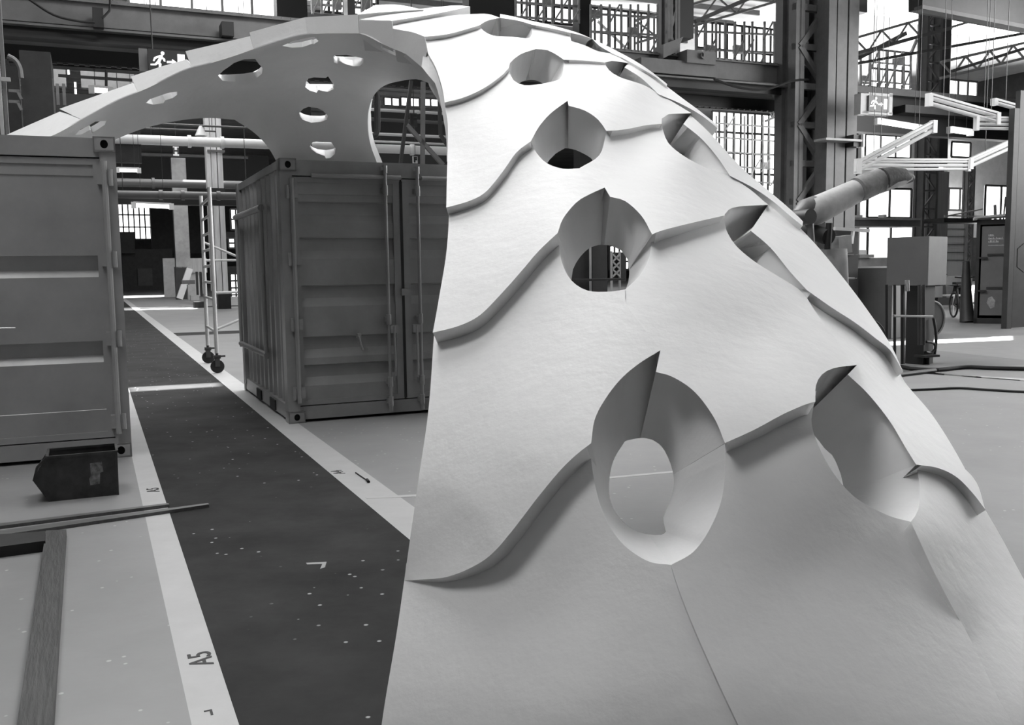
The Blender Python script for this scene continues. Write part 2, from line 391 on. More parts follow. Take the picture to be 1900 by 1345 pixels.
# row 2
A2B2 = [(1122, 348), (1100, 330), (1075, 312)]
P_([('low', [(803, 617), (850, 605), (890, 585), (930, 545), (970, 500), (1000, 465), (1035, 432)]), ('H2', [(1035, 432), (1045, 405), (1070, 375), (1095, 360), (1122, 348)]), ('e', A2B2),
    ('H3', [(1075, 312), (1045, 313), (1015, 303), (995, 283), (985, 262)]), ('e', [(985, 262), (972, 245)]), ('tuck', [(972, 245), (950, 260), (922, 295), (895, 325), (865, 345), (832, 355)]),
    ('e', [(832, 355), (833, 400), (828, 470), (815, 550), (803, 617)])])
P_([('low', [(1210, 435), (1230, 427), (1290, 412), (1343, 400)]), ('R2', [(1343, 400), (1352, 389), (1372, 383), (1425, 380)]), ('e', [(1425, 380), (1390, 350), (1352, 326)]),
    ('R3', [(1352, 326), (1310, 311), (1270, 290), (1240, 265), (1228, 235)]), ('e', [(1228, 235), (1228, 215)]), ('tuck', [(1228, 215), (1180, 222), (1127, 228)]),
    ('H3', [(1127, 228), (1124, 250), (1112, 288), (1075, 312)]), ('e', A2B2[::-1]), ('H2', [(1122, 348), (1132, 365)]), ('H2', [(1132, 365), (1160, 373), (1190, 400), (1210, 435)])])
P_([('low', [(1497, 538), (1544, 571), (1586, 598), (1625, 628), (1652, 650), (1676, 690)]), ('e', [(1676, 690), (1650, 635), (1600, 562), (1550, 497), (1515, 455), (1480, 418)]),
    ('tuck', [(1480, 418), (1430, 382), (1395, 358), (1360, 330)]), ('e', [(1360, 330), (1352, 326)]), ('e', [(1352, 326), (1390, 350), (1425, 380)]), ('v', [(1425, 380), (1393, 428)]),
    ('R2', [(1393, 428), (1430, 460), (1465, 503), (1497, 538)])], off=.08)
# row 3
A3B3 = [(1053, 187), (1030, 172), (1003, 156)]
P_([('low', [(828, 385), (870, 373), (900, 357), (930, 322), (958, 283), (985, 262)]), ('H3', [(985, 262), (1000, 235), (1022, 210), (1053, 187)]), ('e', A3B3),
    ('H4', [(1003, 156), (973, 158), (953, 149), (944, 131)]), ('e', [(944, 131), (932, 120)]), ('tuck', [(932, 120), (910, 140), (885, 158), (855, 167), (829, 172)]),
    ('e', [(829, 172), (826, 195), (830, 222), (831, 253), (829, 340), (828, 385)])], off=.075)
P_([('low', [(1125, 243), (1160, 240), (1200, 232), (1227, 230)]), ('R3', [(1227, 230), (1228, 220), (1240, 212), (1283, 210)]), ('e', [(1283, 210), (1250, 190), (1222, 174)]),
    ('R4', [(1222, 174), (1195, 158), (1150, 143), (1130, 130), (1123, 120)]), ('e', [(1123, 120), (1122, 106)]), ('tuck', [(1122, 106), (1085, 104), (1046, 102)]),
    ('H4', [(1046, 102), (1045, 130), (1038, 147), (1003, 156)]), ('e', A3B3[::-1]), ('H3', [(1053, 187), (1055, 196)]), ('H3', [(1055, 196), (1085, 205), (1110, 222), (1125, 243)])], off=.075)
P_([('low', [(1354, 326), (1395, 347), (1430, 370), (1462, 397), (1489, 419)]), ('e', [(1489, 419), (1490, 411), (1465, 387), (1430, 357), (1376, 311), (1326, 256)]),
    ('tuck', [(1326, 256), (1305, 235), (1283, 215)]), ('e', [(1283, 215), (1283, 210)]), ('v', [(1283, 210), (1268, 230)]), ('R3', [(1268, 230), (1300, 256), (1330, 290), (1354, 326)])], off=.085)
# row 4
A4B4 = [(994, 91), (975, 82), (948, 68)]
P_([('low', [(825, 190), (857, 182), (890, 168), (915, 152), (934, 137), (944, 126)]), ('H4', [(944, 126), (946, 117), (965, 101), (994, 91)]), ('e', A4B4), ('H5', [(948, 68), (915, 66), (897, 57), (889, 48)]), ('e', [(889, 48), (880, 42)]),
    ('tuck', [(880, 42), (850, 50), (820, 56), (788, 60)]), ('e', [(788, 60), (789, 70), (793, 96), (809, 126), (821, 165), (825, 190)])], off=.05)
P_([('low', [(1046, 111), (1079, 112), (1122, 116)]), ('R4', [(1122, 116), (1135, 113), (1166, 117)]), ('e', [(1166, 117), (1150, 107), (1135, 99)]), ('R5', [(1135, 99), (1110, 95), (1085, 84), (1060, 76)]), ('e', [(1060, 76), (1058, 66)]),
    ('tuck', [(1058, 66), (1020, 58), (987, 52)]), ('H5', [(987, 52), (984, 70), (948, 68)]), ('e', A4B4[::-1]), ('H4', [(994, 91), (1016, 93), (1038, 105), (1046, 111)])], off=.05)
P_([('low', [(1222, 175), (1260, 191), (1300, 213), (1332, 238)]), ('e', [(1332, 238), (1333, 234), (1300, 207), (1270, 185), (1237, 160)]), ('tuck', [(1237, 160), (1205, 138), (1166, 117)]), ('v', [(1166, 117), (1159, 125)]),
    ('R4', [(1159, 125), (1190, 145), (1222, 175)])], off=.08, step=6)
# rows 5 to 7, the crown
P_([('low', [(788, 68), (826, 64), (855, 57), (889, 47)]), ('H5', [(889, 47), (905, 38), (928, 33)]), ('e', [(928, 33), (905, 26), (877, 26)]), ('tuck', [(877, 26), (836, 29), (776, 38), (728, 48)]), ('e', [(728, 48), (729, 54), (763, 59), (788, 68)])], off=.07, step=6)
P_([('low', [(988, 46), (1025, 53), (1059, 61)]), ('R5', [(1059, 61), (1080, 66), (1099, 72)]), ('e', [(1099, 72), (1070, 60), (1020, 46), (988, 39), (950, 30), (928, 26)]), ('e', [(928, 26), (928, 33)]), ('H5', [(928, 33), (960, 38), (988, 46)])], off=.075, far=(928, 26), step=6)
P_([('low', [(1135, 99), (1160, 110), (1190, 127), (1215, 142), (1237, 160)]), ('e', [(1237, 160), (1238, 156), (1190, 120), (1140, 92), (1099, 72)]), ('R5', [(1099, 72), (1112, 85), (1135, 99)])], off=.06, far=(1099, 72), step=6)
P_([('low', [(724, 39), (776, 31), (831, 21), (872, 12)]), ('e', [(872, 12), (845, 10), (800, 14)]), ('tuck', [(800, 14), (740, 22), (668, 36)]), ('e', [(668, 36), (724, 39)])], off=.07, step=6)
P_([('low', [(663, 27), (705, 23), (760, 19), (786, 18)]), ('e', [(786, 18), (740, 9), (697, 9)]), ('e', [(697, 9), (663, 27)])], off=.05, far=(740, 6), step=6)

# the vault beyond the crown: underside, its oval openings and the rim
UND = TPS([(60, 258, 8.75), (152, 222, 8.55), (273, 164, 8.35), (392, 119, 8.1), (500, 85, 7.9), (607, 62, 7.75), (666, 62, 7.6), (709, 81, 7.4), (754, 101, 7.15), (784, 126, 6.85), (807, 154, 6.5),
           (150, 262, 8.9), (235, 252, 9.1), (330, 225, 9.5), (435, 222, 9.9), (440, 150, 9.0), (300, 190, 8.75), (512, 298, 10.3), (600, 318, 10.6), (715, 308, 10.5), (690, 200, 9.8), (745, 150, 8.9), (600, 120, 9.0), (590, 210, 10.1), (700, 120, 8.3)])
z2 = lambda L: [(380+a/3.956, b/3.956) for a, b in L]
z1 = lambda L: [(a/3.956, b/3.956) for a, b in L]
UH = [
 (z2([(97, 555), (140, 515), (180, 488), (215, 462), (290, 435), (370, 432), (395, 468), (425, 500), (420, 540), (350, 598), (290, 612), (235, 612), (225, 600), (130, 592)]), z2([(99, 547), (140, 510), (175, 487), (213, 458), (290, 433), (368, 430), (395, 466), (424, 500), (400, 522), (330, 533), (290, 540), (235, 543), (215, 545), (130, 549)])),
 (z2([(568, 337), (650, 300), (740, 280), (805, 272), (835, 300), (800, 325), (785, 322), (720, 345), (640, 350)]), z2([(600, 280), (670, 245), (740, 232), (790, 232), (815, 250), (790, 268), (775, 270), (720, 275), (650, 280)])),
 (z2([(942, 415), (955, 405), (1040, 403), (1120, 418), (1165, 430), (1165, 460), (1140, 485), (1090, 487), (1030, 470), (985, 447), (975, 468), (950, 458)]), z2([(945, 412), (957, 404), (1040, 402), (1120, 416), (1162, 430), (1150, 436), (1130, 440), (1090, 442), (1030, 434), (990, 418), (970, 414), (950, 414)])),
 (z2([(737, 640), (740, 608), (757, 578), (800, 568), (888, 572), (905, 560), (947, 620), (945, 655), (900, 674), (835, 660), (820, 680), (770, 665)]), z2([(747, 614), (747, 600), (760, 577), (800, 567), (886, 570), (904, 559), (943, 618), (935, 624), (890, 628), (840, 632), (815, 627), (775, 620)])),
 (z2([(690, 830), (720, 800), (760, 784), (820, 790), (870, 815), (902, 850), (895, 880), (850, 895), (780, 900), (720, 880), (700, 855)]), z2([(697, 824), (725, 797), (763, 783), (820, 788), (868, 813), (897, 843), (880, 848), (845, 851), (780, 849), (735, 840), (710, 830)])),
 (z2([(770, 1075), (790, 1043), (860, 1035), (930, 1045), (960, 1090), (955, 1130), (920, 1160), (888, 1162), (880, 1145), (820, 1122), (785, 1097)]), z2([(778, 1068), (793, 1042), (860, 1034), (928, 1043), (957, 1086), (945, 1092), (915, 1098), (890, 1102), (870, 1100), (825, 1094), (790, 1080)])),
 (z2([(1295, 340), (1310, 325), (1340, 338), (1390, 367), (1432, 362), (1475, 395), (1460, 415), (1410, 412), (1350, 388), (1300, 362)]), z2([(1330, 300), (1340, 290), (1360, 300), (1390, 310), (1425, 318), (1450, 340), (1445, 350), (1410, 355), (1365, 335), (1335, 315)])),
 (z1([(1072, 755), (1100, 728), (1180, 700), (1240, 680), (1300, 673), (1300, 695), (1270, 718), (1212, 736), (1200, 757), (1125, 768)]), z1([(1080, 690), (1110, 665), (1180, 640), (1230, 625), (1270, 620), (1272, 632), (1250, 648), (1210, 665), (1190, 680), (1120, 695)])),
 (z1([(550, 992), (590, 950), (640, 928), (700, 893), (780, 885), (770, 915), (715, 953), (675, 975), (662, 952), (600, 985)]), z1([(590, 905), (610, 875), (650, 850), (700, 825), (750, 820), (745, 845), (705, 870), (670, 890), (650, 895), (610, 915)])),
]
def underside(parent):
    inner_curve = [(60, 262), (101, 250), (152, 222), (217, 187), (273, 164), (341, 131), (392, 117), (440, 102), (500, 82), (557, 66), (607, 62), (666, 62), (709, 81), (754, 101), (784, 126), (807, 154), (810, 160)]
    arch2 = [(810, 160), (790, 152), (772, 147), (745, 150), (715, 158), (695, 175), (684, 205), (683, 240), (688, 270), (700, 303), (706, 320)]
    base = [(706, 320), (600, 322), (520, 320)]
    arch1a = [(520, 320), (512, 298), (495, 270), (470, 245), (435, 222)]
    arch1b = [(435, 222), (385, 219), (330, 224), (275, 236), (235, 250), (190, 270)]
    foot = [(190, 270), (120, 272), (60, 262)]
    B = []
    for s_ in (inner_curve, arch2, base, arch1a, arch1b, foot): B += cr(s_, 8)[:-1]
    n0 = len(B); pts = list(B); E = [(i, (i+1) % n0) for i in range(n0)]; pair = {}
    polys = []
    for inn, opn in UH:
        k = len(pts); m_ = len(inn)
        li = [Vector(p) for p in inn]; lo = [Vector(p) for p in opn]
        # densify
        L2 = []; O2 = []
        for i in range(m_):
            for t in (0, .34, .67): L2.append(li[i].lerp(li[(i+1) % m_], t)); O2.append(lo[i].lerp(lo[(i+1) % m_], t))
        fac = .7 if 330 < sum(p[0] for p in inn) and 560 < inn[0][0] < 625 or 550 < inn[0][0] < 560 else .35
        if UH.index((inn, opn)) not in (1, 6, 7, 8):
            for j, (a, b) in enumerate(zip(L2, O2)): pair[k+j] = (b, fac)
        pts += L2; E += [(k+i, k+(i+1) % len(L2)) for i in range(len(L2))]; polys.append([tuple(p) for p in L2])
    poly = [tuple(p) for p in B]; y = 60; row = 0; edge = B+[B[0]]
    while y < 330:
        x = 60+5*(row % 2)
        while x < 812:
            q = Vector((x, y))
            if inside(q, poly) and dist_poly(q, edge) > 5 and all(dist_poly(q, [Vector(a) for a in pl]+[Vector(pl[0])]) > 4 and not inside(q, pl) for pl in polys): pts.append(q)
            x += 12
        y += 10; row += 1
    vs, es, fs, ov, oe, of = delaunay_2d_cdt(pts, E, [], 1, 1e-4)
    ic_ = cr(inner_curve, 8); lower = []; upper = []
    for i, q in enumerate(vs):
        P = UND.p(q.x, q.y); nn = UND.n(q.x, q.y); lower.append(P); T = .15*max(.06, min(1, dist_poly(q, ic_)/75))
        orig = ov[i][0] if ov[i] else -1
        if orig in pair:
            b, fc = pair[orig]; upper.append(UND.shifted(b.x, b.y, .15*fc))
        else: upper.append(P-nn*(T*.45 if q.x > 680 and q.y > 150 else T))
    faces = []
    for f in fs:
        c = sum((vs[i] for i in f), Vector((0, 0)))/len(f)
        if not any(inside(c, pl) for pl in polys): faces.append(tuple(f))
    m_ = len(lower); allf = list(faces)+[tuple(i+m_ for i in f)[::-1] for f in faces]
    cnt = set()
    for f in faces:
        for i in range(len(f)): cnt.add((f[i], f[(i+1) % len(f)]))
    for (a, b) in cnt:
        if (b, a) not in cnt: allf.append((b, a, a+m_, b+m_))
    me = bpy.data.meshes.new('vault_underside'); o_ = Vector(parent['_o'])
    me.from_pydata([v-o_ for v in lower+upper], [], allf); me.materials.append(PLASTER); me.update(); smooth(me, 40)
    ob = bpy.data.objects.new('vault_underside', me); C.objects.link(ob); ob.parent = parent
underside(vault)
# rim plates: each is a slab whose end face forms one step of the free edge
def rimZ(px, py): return UND.Z(px, py)
RIM = [([(60, 262), (101, 250), (152, 222)], [(111, 207), (60, 229), (8, 252)]),
       ([(152, 222), (217, 187), (256, 171)], [(246, 154), (180, 177), (110, 202)]),
       ([(256, 171), (273, 164), (341, 131), (356, 127)], [(346, 110), (300, 123), (243, 142)]),
       ([(356, 127), (392, 117), (440, 102), (470, 91)], [(464, 67), (405, 81), (344, 95)]),
       ([(470, 91), (500, 82), (557, 66), (570, 64)], [(566, 32), (510, 47), (463, 60)]),
       ([(570, 64), (607, 62), (666, 62)], [(664, 27), (620, 29), (566, 32)]),
       ([(666, 62), (709, 81), (733, 92)], [(727, 39), (724, 38), (666, 38)]),
       ([(733, 92), (754, 101), (784, 126)], [(793, 94), (788, 68), (763, 59), (728, 53)])]
RZ = TPS([(60, 262, 8.75), (8, 252, 9.45), (152, 222, 8.55), (110, 203, 9.3), (256, 171, 8.35), (246, 144, 8.75), (356, 127, 8.15), (345, 97, 8.32), (470, 91, 7.95), (463, 62, 8.0), (570, 64, 7.78), (566, 32, 7.8), (666, 62, 7.6), (664, 30, 7.62), (733, 92, 7.28), (727, 40, 7.25), (784, 126, 6.85), (789, 68, 6.8), (793, 94, 6.7)])
for lo, hi in RIM:
    mb = MB(); q = cr(lo, 10)+[Vector(p) for p in hi]
    P0 = [RZ.p(p.x, p.y) for p in q]; nl = len(cr(lo, 10))
    D = [Vector((.0, .05, .018)) if i < nl else Vector((.0, .05, .0)) for i in range(len(P0))]; nq = len(P0)
    mb.add(P0+[a+b for a, b in zip(P0, D)], [tuple(range(nq))[::-1], tuple(range(nq, 2*nq))]+[(i, (i+1) % nq, nq+(i+1) % nq, nq+i) for i in range(nq)]); mb.build('rim_panel', PLASTER, vault)
# inner end face of the near leg, from the crown down
mb = MB(); oe = cr([(789, 68), (793, 96), (809, 126), (821, 165), (825, 190), (830, 222), (831, 253), (830, 300)], 12)
ie = cr([(782, 124), (784, 126), (795, 140), (807, 154), (816, 185), (823, 222), (828, 256), (829, 300)], 12); m_ = min(len(oe), len(ie))
oe = [oe[int(i*(len(oe)-1)/(m_-1))] for i in range(m_)]; ie = [ie[int(i*(len(ie)-1)/(m_-1))] for i in range(m_)]
A = [OUT.p(p.x+1, p.y) for p in oe]; B_ = [at(p.x, p.y, OUT.Z(p.x, p.y)+.12) for p in ie]
dv = Vector((.25, .2, .0)); vs = A+B_+[p+dv for p in A]+[p+dv for p in B_]; fs = []
for i in range(m_-1):
    fs += [(i, i+1, m_+i+1, m_+i), (2*m_+i, 3*m_+i, 3*m_+i+1, 2*m_+i+1), (i, 2*m_+i, 2*m_+i+1, i+1), (m_+i, m_+i+1, 3*m_+i+1, 3*m_+i)]
mb.add(vs, fs); mb.build('edge_face', PLASTER, vault)
#@@END_VAULT

# ------------------------------------------------------------------ hall shell
ROOF_Z = 15.0
WALL = mat('dark_brick_wall', .05, .8, var=.3, vscale=1.5)
ROOFM = mat('ribbed_roof_sheet', .62, .6, var=.15, vscale=.6)
GLAZ = mat('daylit_glazing', .9, .5, emit=2.6)
def sunhole(poly):
    t = ROOF_Z/(-SUN_DIR.z)
    return [ground(x, y)-SUN_DIR*t for x, y in poly]
SLITS = [sunhole([(238, 719), (404, 710), (406, 717), (238, 727)]), sunhole([(1600, 636), (1800, 628), (1874, 623), (1874, 631), (1800, 634), (1600, 643)]),
         sunhole([(226, 549), (330, 547), (300, 551), (228, 553)]), sunhole([(226, 571), (365, 569), (365, 573), (226, 576)])]
mb = MB(); outer = [(-22, -14), (62, -14), (62, 122), (-22, 122)]
pts = [Vector(p) for p in outer]; E = [(0, 1), (1, 2), (2, 3), (3, 0)]; polys = []
for s_ in SLITS:
    k = len(pts); q = [Vector((p.dot(U), p.dot(V))) for p in s_]; pts += q; E += [(k+i, k+(i+1) % len(q)) for i in range(len(q))]; polys.append([tuple(a) for a in q])
vs, es, fs, ov, oe, of = delaunay_2d_cdt(pts, E, [], 1, 1e-5)
mb.M = HM; good = [f for f in fs if not any(inside(sum((vs[i] for i in f), Vector((0, 0)))/len(f), pl) for pl in polys)]
mb.add([(v.x, v.y, ROOF_Z) for v in vs], good); tag(mb.build('ceiling', ROOFM, origin=(0, 0, ROOF_Z), sm=1), kind='structure')
def wall(name, boxes, m=WALL):
    mb = MB(HM)
    for a, b in boxes: mb.box(a, b)
    return tag(mb.build(name, m), kind='structure')
wall('wall_left', [((-22.3, -14, 0), (-22, 122, 15))]); wall('wall_right', [((62, -14, 0), (62.3, 122, 15))])
wall('wall_back', [((-22, -14.3, 0), (62, -14, 15))]); wall('wall_front', [((-22, 122, 0), (62, 122.3, 15))])

def Z_of(u, v): return H(u, v, 1.5).dot(fwd)
def vb(mb, x0, y0, x1, y1, v, dv=.3):
    """box on the plane v whose front face covers the pixel rectangle"""
    xm, ym = (x0+x1)/2, (y0+y1)/2
    ua = on_v(x0, ym, v)[0]; ub = on_v(x1, ym, v)[0]; za = on_v(xm, y1, v)[2]; zb = on_v(xm, y0, v)[2]
    mb.box((ua, v, max(za, 0)), (ub, v+dv, zb)); return mb
def vbar(mb, p, q, v, w, v2=None):
    a = on_v(p[0], p[1], v); b = on_v(q[0], q[1], v if v2 is None else v2); mb.bar(a, b, w); return mb
def vtube(mb, p, q, v, r, v2=None):
    a = on_v(p[0], p[1], v); b = on_v(q[0], q[1], v if v2 is None else v2); mb.tube([a, b], r); return mb
def one(name, label, cat, m, rects=(), bars=(), tubes=(), v=30, dv=.3, group=None, kind=None):
    mb = MB(HM)
    for r in rects: vb(mb, *r[:4], r[4] if len(r) > 4 else v, r[5] if len(r) > 5 else dv)
    for b in bars: vbar(mb, b[0], b[1], b[3] if len(b) > 3 else v, b[2])
    for b in tubes: vtube(mb, b[0], b[1], b[3] if len(b) > 3 else v, b[2])
    o = mb.build(name, m)
    return tag(o, label, cat, group, kind)
def root(name, label, cat, px, py, v, group=None):
    u, v, z = on_v(px, py, v); o = empty(name, H(u, v, max(0, z))); return tag(o, label, cat, group)
def part(par, name, m, rects=(), bars=(), tubes=(), v=30, dv=.3, sm=32):
    mb = MB(HM)
    for r in rects: vb(mb, *r[:4], r[4] if len(r) > 4 else v, r[5] if len(r) > 5 else dv)
    for b in bars: vbar(mb, b[0], b[1], b[3] if len(b) > 3 else v, b[2])
    for b in tubes: vtube(mb, b[0], b[1], b[3] if len(b) > 3 else v, b[2])
    return mb.build(name, m, par, sm)

# windows: daylit glazing with glazing bars.  plane v
NW = [0]
def window_v(x0, y0, x1, y1, v, nx, ny, bw=.06):
    NW[0] += 1; r = empty('window_%d' % NW[0], H(*on_v((x0+x1)/2, y1, v))); tag(r, kind='structure')
    part(r, 'glazing', GLAZ, [(x0, y0, x1, y1, v, .03)])
    mb = MB(HM); ua = on_v(x0, (y0+y1)/2, v)[0]; ub = on_v(x1, (y0+y1)/2, v)[0]; za = on_v((x0+x1)/2, y1, v)[2]; zb = on_v((x0+x1)/2, y0, v)[2]
    for i in range(nx+1): u = ua+(ub-ua)*i/nx; mb.box((u-bw/2, v-.08, za), (u+bw/2, v-.02, zb))
    for i in range(ny+1): z = za+(zb-za)*i/ny; mb.box((ua, v-.081, z-bw/2), (ub, v-.021, z+bw/2))
    mb.build('glazing_bars', STEEL_D, r)
#@@END_SHELL

# ------------------------------------------------------------------ containers
def corrug(mb, x0, x1, ys, prof):
    """prof: list of (z, y) ; extruded in x, as a thin sheet"""
    n = len(prof); t = .004
    vs = [(x0, ys+y, z) for z, y in prof]+[(x1, ys+y, z) for z, y in prof]+[(x0, ys+y+t, z) for z, y in prof]+[(x1, ys+y+t, z) for z, y in prof]
    fs = []
    for i in range(n-1): fs += [(i, i+1, n+i+1, n+i), (2*n+i, 3*n+i, 3*n+i+1, 2*n+i+1)]
    fs += [(0, n, 3*n, 2*n), (n-1, 3*n-1, 4*n-1, 2*n-1)]
    mb.add(vs, fs)
def casting(par, M, x, y, z, m):
    mb = MB(M); w, d, h = .162, .178, .118; n = 20; cx, cz = x+w/2, z+h/2
    # front and side faces with an oval opening each, over a dark recess
    def face(o, ex, ey):
        o, ex, ey = Vector(o), Vector(ex), Vector(ey); L = []; R_ = []
        for k in range(n):
            a = 2*math.pi*k/n; c, s_ = math.cos(a), math.sin(a); q = max(abs(c), abs(s_)); R_.append(o+ex*(c/q)+ey*(s_/q)); L.append(o+ex*(c*.36)+ey*(s_*.58))
        k0 = len(mb.v); mb.add(R_+L, [(i, (i+1) % n, n+(i+1) % n, n+i) for i in range(n)])
    face((cx, y, cz), (w/2, 0, 0), (0, 0, h/2)); face((x, y+d/2, cz), (0, d/2, 0), (0, 0, h/2))
    mb.box((x+.004, y+.03, z+.001), (x+w, y+d, z+h-.001)); mb.box((x, y, z), (x+w, y+.03, z+.012)); mb.box((x, y, z+h-.012), (x+w, y+.03, z+h))
    mb.box((x+w-.012, y, z), (x+w, y+.03, z+h)); mb.box((x, y, z), (x+.01, y+.03, z+h))
    o = mb.build('corner_casting', m, par)
    mb = MB(M); mb.tube([(cx, y+.024, cz), (cx, y+.029, cz)], .036, 16); mb.box((cx-.026, y+.024, cz-.03), (cx+.026, y+.028, cz+.03)); mb.build('casting_hole', RUBBER, o)
def container(label, origin, yaw, L, m, doors, side, flip=False):
    W, Hh = 2.438, 2.591; M = frame_m(origin, yaw)
    r = empty('shipping_container', origin); tag(r, label, 'shipping container')
    mb = MB(M)     # frame: posts, rails, floor, roof, back
    for x in (0, W-.12): mb.box((x, .01, .1), (x+.12, .17, Hh-.1)); mb.box((x, L-.15, .1), (x+.12, L, Hh-.1))
    mb.box((0, .02, Hh-.16), (W, .14, Hh-.01)); mb.box((.05, .02, .03), (W-.05, .14, .16))
    mb.box((.02, .14, Hh-.08), (.08, L, Hh)); mb.box((W-.08, .14, Hh-.08), (W-.02, L, Hh)); mb.box((.01, .14, .03), (.07, L, .17)); mb.box((W-.07, .14, .03), (W-.01, L, .17))
    mb.box((0, L-.1, Hh-.12), (W, L, Hh)); mb.box((0, L-.1, 0), (W, L, .16)); mb.box((.05, .1, .1), (W-.05, L-.05, .14))
    mb.build('frame', m, r)
    mb = MB(M); mb.box((.05, .08, Hh-.045), (W-.05, L-.03, Hh-.02)); mb.build('roof_panel', m, r)
    mb = MB(M); mb.box((.1, L-.06, .14), (W-.1, L-.03, Hh-.1)); mb.build('end_wall', m, r)
    for x in ((0, W-.162)):
        for z in (0, Hh-.118): casting(r, M, x, -.006, z, m)
    # side walls: vertical corrugation
    for sx in (0, 1):
        mb = MB(M); X = .035 if sx == 0 else W-.035; s_ = 1 if sx == 0 else -1; pr = []; y = .16; pitch = .278
        while y < L-.16:
            pr += [(y, 0), (y+.07, 0), (y+.14, .036), (y+.21, .036)]; y += pitch
        pr.append((L-.12, 0)); n = len(pr)
        vs = [(X+s_*d, y_, z) for z in (.15, Hh-.08) for y_, d in pr]+[(X+s_*(d+.003), y_, z) for z in (.15, Hh-.08) for y_, d in pr]
        mb.add(vs, [(i, i+1, n+i+1, n+i) for i in range(n-1)]+[(2*n+i, 3*n+i, 3*n+i+1, 2*n+i+1) for i in range(n-1)]); mb.build('side_wall', m, r, sm=20)
    # doors
    for di, (x0, x1) in enumerate(((.10, W/2-.01), (W/2+.01, W-.10))):
        y0 = .03; mb = MB(M)
        if doors == 'ribbed':
            pr = [(.17, 0), (.30, 0)]; z = .42
            for zc in (.36, .64, 1.15, 1.62, 1.97):
                pr += [(zc, 0), (zc+.085, .04), (zc+.20, .04), (zc+.212, 0)]
            pr += [(2.25, 0), (2.253, -.005), (2.42, 0)]
        else:
            pr = [(.17, 0), (.40, -.004), (.405, 0), (.79, 0), (.845, .05), (.96, .02), (.963, .0), (1.48, 0), (1.535, .05), (1.65, .02), (1.653, 0), (2.28, 0), (2.285, -.006), (2.42, 0)]
        corrug(mb, x0+.07, x1-.07, y0+.012, pr)
        for a in (x0, x1-.075): mb.box((a, y0, .17), (a+.075, y0+.05, 2.42))
        mb.box((x0+.07, y0, .17), (x1-.07, y0+.05, .22)); mb.box((x0+.07, y0, 2.37), (x1-.07, y0+.05, 2.42))
        d = mb.build('door', m, r, sm=20)
        mb = MB(M); mb.box((x1-.004 if di == 0 else x0-.012, y0-.006, .18), (x1+.008 if di == 0 else x0+.004, y0+.03, 2.4)); mb.build('door_seal', RUBBER, d)
        hx = x0-.035 if di == 0 else x1-.035
        for z in (.30, .98, 1.62, 2.27):
            mb = MB(M); mb.box((hx-.01, -.012, z-.055), (hx+.105, y0+.01, z+.055)); mb.tube([(hx+.0 if di == 0 else hx+.09, -.012, z-.065), (hx if di == 0 else hx+.09, -.012, z+.065)], .016, 8); mb.build('hinge', m, d)
        mb = MB(M); mb.tube([((hx+.045), -.008, .2), (hx+.045, -.008, 2.4)], .022, 8); mb.build('hinge_post', m, d)
        if doors == 'ribbed':
            rx = x1-.17 if di == 0 else x0+.15
            for q in ((rx,) ):
                mb = MB(M); mb.tube([(q, -.035, .10), (q, -.035, 2.50)], .017, 10)
                rod = mb.build('lock_rod', m, d)
                for z in (.16, .36, 1.0, 2.30):
                    mb = MB(M); mb.tube([(q, -.035, z-.05), (q, -.035, z+.05)], .027, 10); mb.box((q-.03, -.03, z-.025), (q+.03, y0+.01, z+.025)); mb.build('rod_bracket', m, d)
                mb = MB(M); mb.box((q-.045, -.05, 2.50), (q+.045, -.0, 2.53)); mb.tube([(q, -.035, 2.47), (q, -.035, 2.545)], .026, 10); mb.build('rod_cam', m, d)
                mb = MB(M); mb.tube([(q, -.035, .05), (q, -.035, .13)], .02, 10); mb.build('rod_cam', m, d)
                hh = q+(.05 if di == 0 else -.05)
                mb = MB(M); mb.tube([(hh, -.055, .93), (hh, -.06, .80), (hh+.003, -.06, .5), (hh, -.05, .42)], .012, 8); mb.box((hh-.04, -.06, .86), (hh+.04, -.02, .94)); mb.build('handle', GALV if False else m, d)
            mb = MB(M); mb.tube([(x0+.2, -.02, 2.43), (x1, -.02, 2.43)], .022, 8); mb.build('door_header_tube', m, d)
    return r, M
c2, M2 = container('dark ribbed shipping container with closed doors, right behind the plaster vault and walkway stripe', (-2.2144, 9.198, 0), PH, 2.992, CONT, 'ribbed', None)
c1, M1 = container('grey shipping container cut by the left edge, behind the small steel bin', Vector((-3.1504, 7.658, 0))-Vector((math.cos(.39), math.sin(.39), 0))*2.438, .39, 2.99, CONT_L, 'plain', None)
# details of the second container: keeper plate at the seam, frame on its side
mb = MB(M2); mb.box((1.19, -.02, 1.24), (1.28, .03, 1.31)); mb.build('keeper_plate', CONT, c2)
mb = MB(M2); mb.tube([(.72, -.03, .84), (.74, -.03, .76), (.76, -.035, .70)], .012, 8); mb.box((.71, -.03, .82), (.75, .03, .87)); mb.build('handle_keeper', CONT, c2)
mb = MB(M2); mb.tube([(-.05, .85, 2.17), (-.05, 2.75, 2.17)], .035, 10); mb.build('side_rail', CONT, c2)
mb = MB(M2); mb.tube([(-.05, .85, .62), (-.05, 2.75, .62)], .03, 10); mb.build('side_rail', CONT, c2)
mb = MB(M2); mb.tube([(-.05, .87, .58), (-.05, .87, 2.2)], .022, 10); mb.build('side_post', CONT, c2)
mb = MB(M2); mb.tube([(-.05, 2.7, .58), (-.05, 2.7, 2.2)], .022, 10); mb.build('side_post', CONT, c2)
for y in (.75, 1.65): mb = MB(M2); mb.box((-.004, y, .035), (.012, y+.32, .145)); mb.build('fork_pocket', RUBBER, c2)
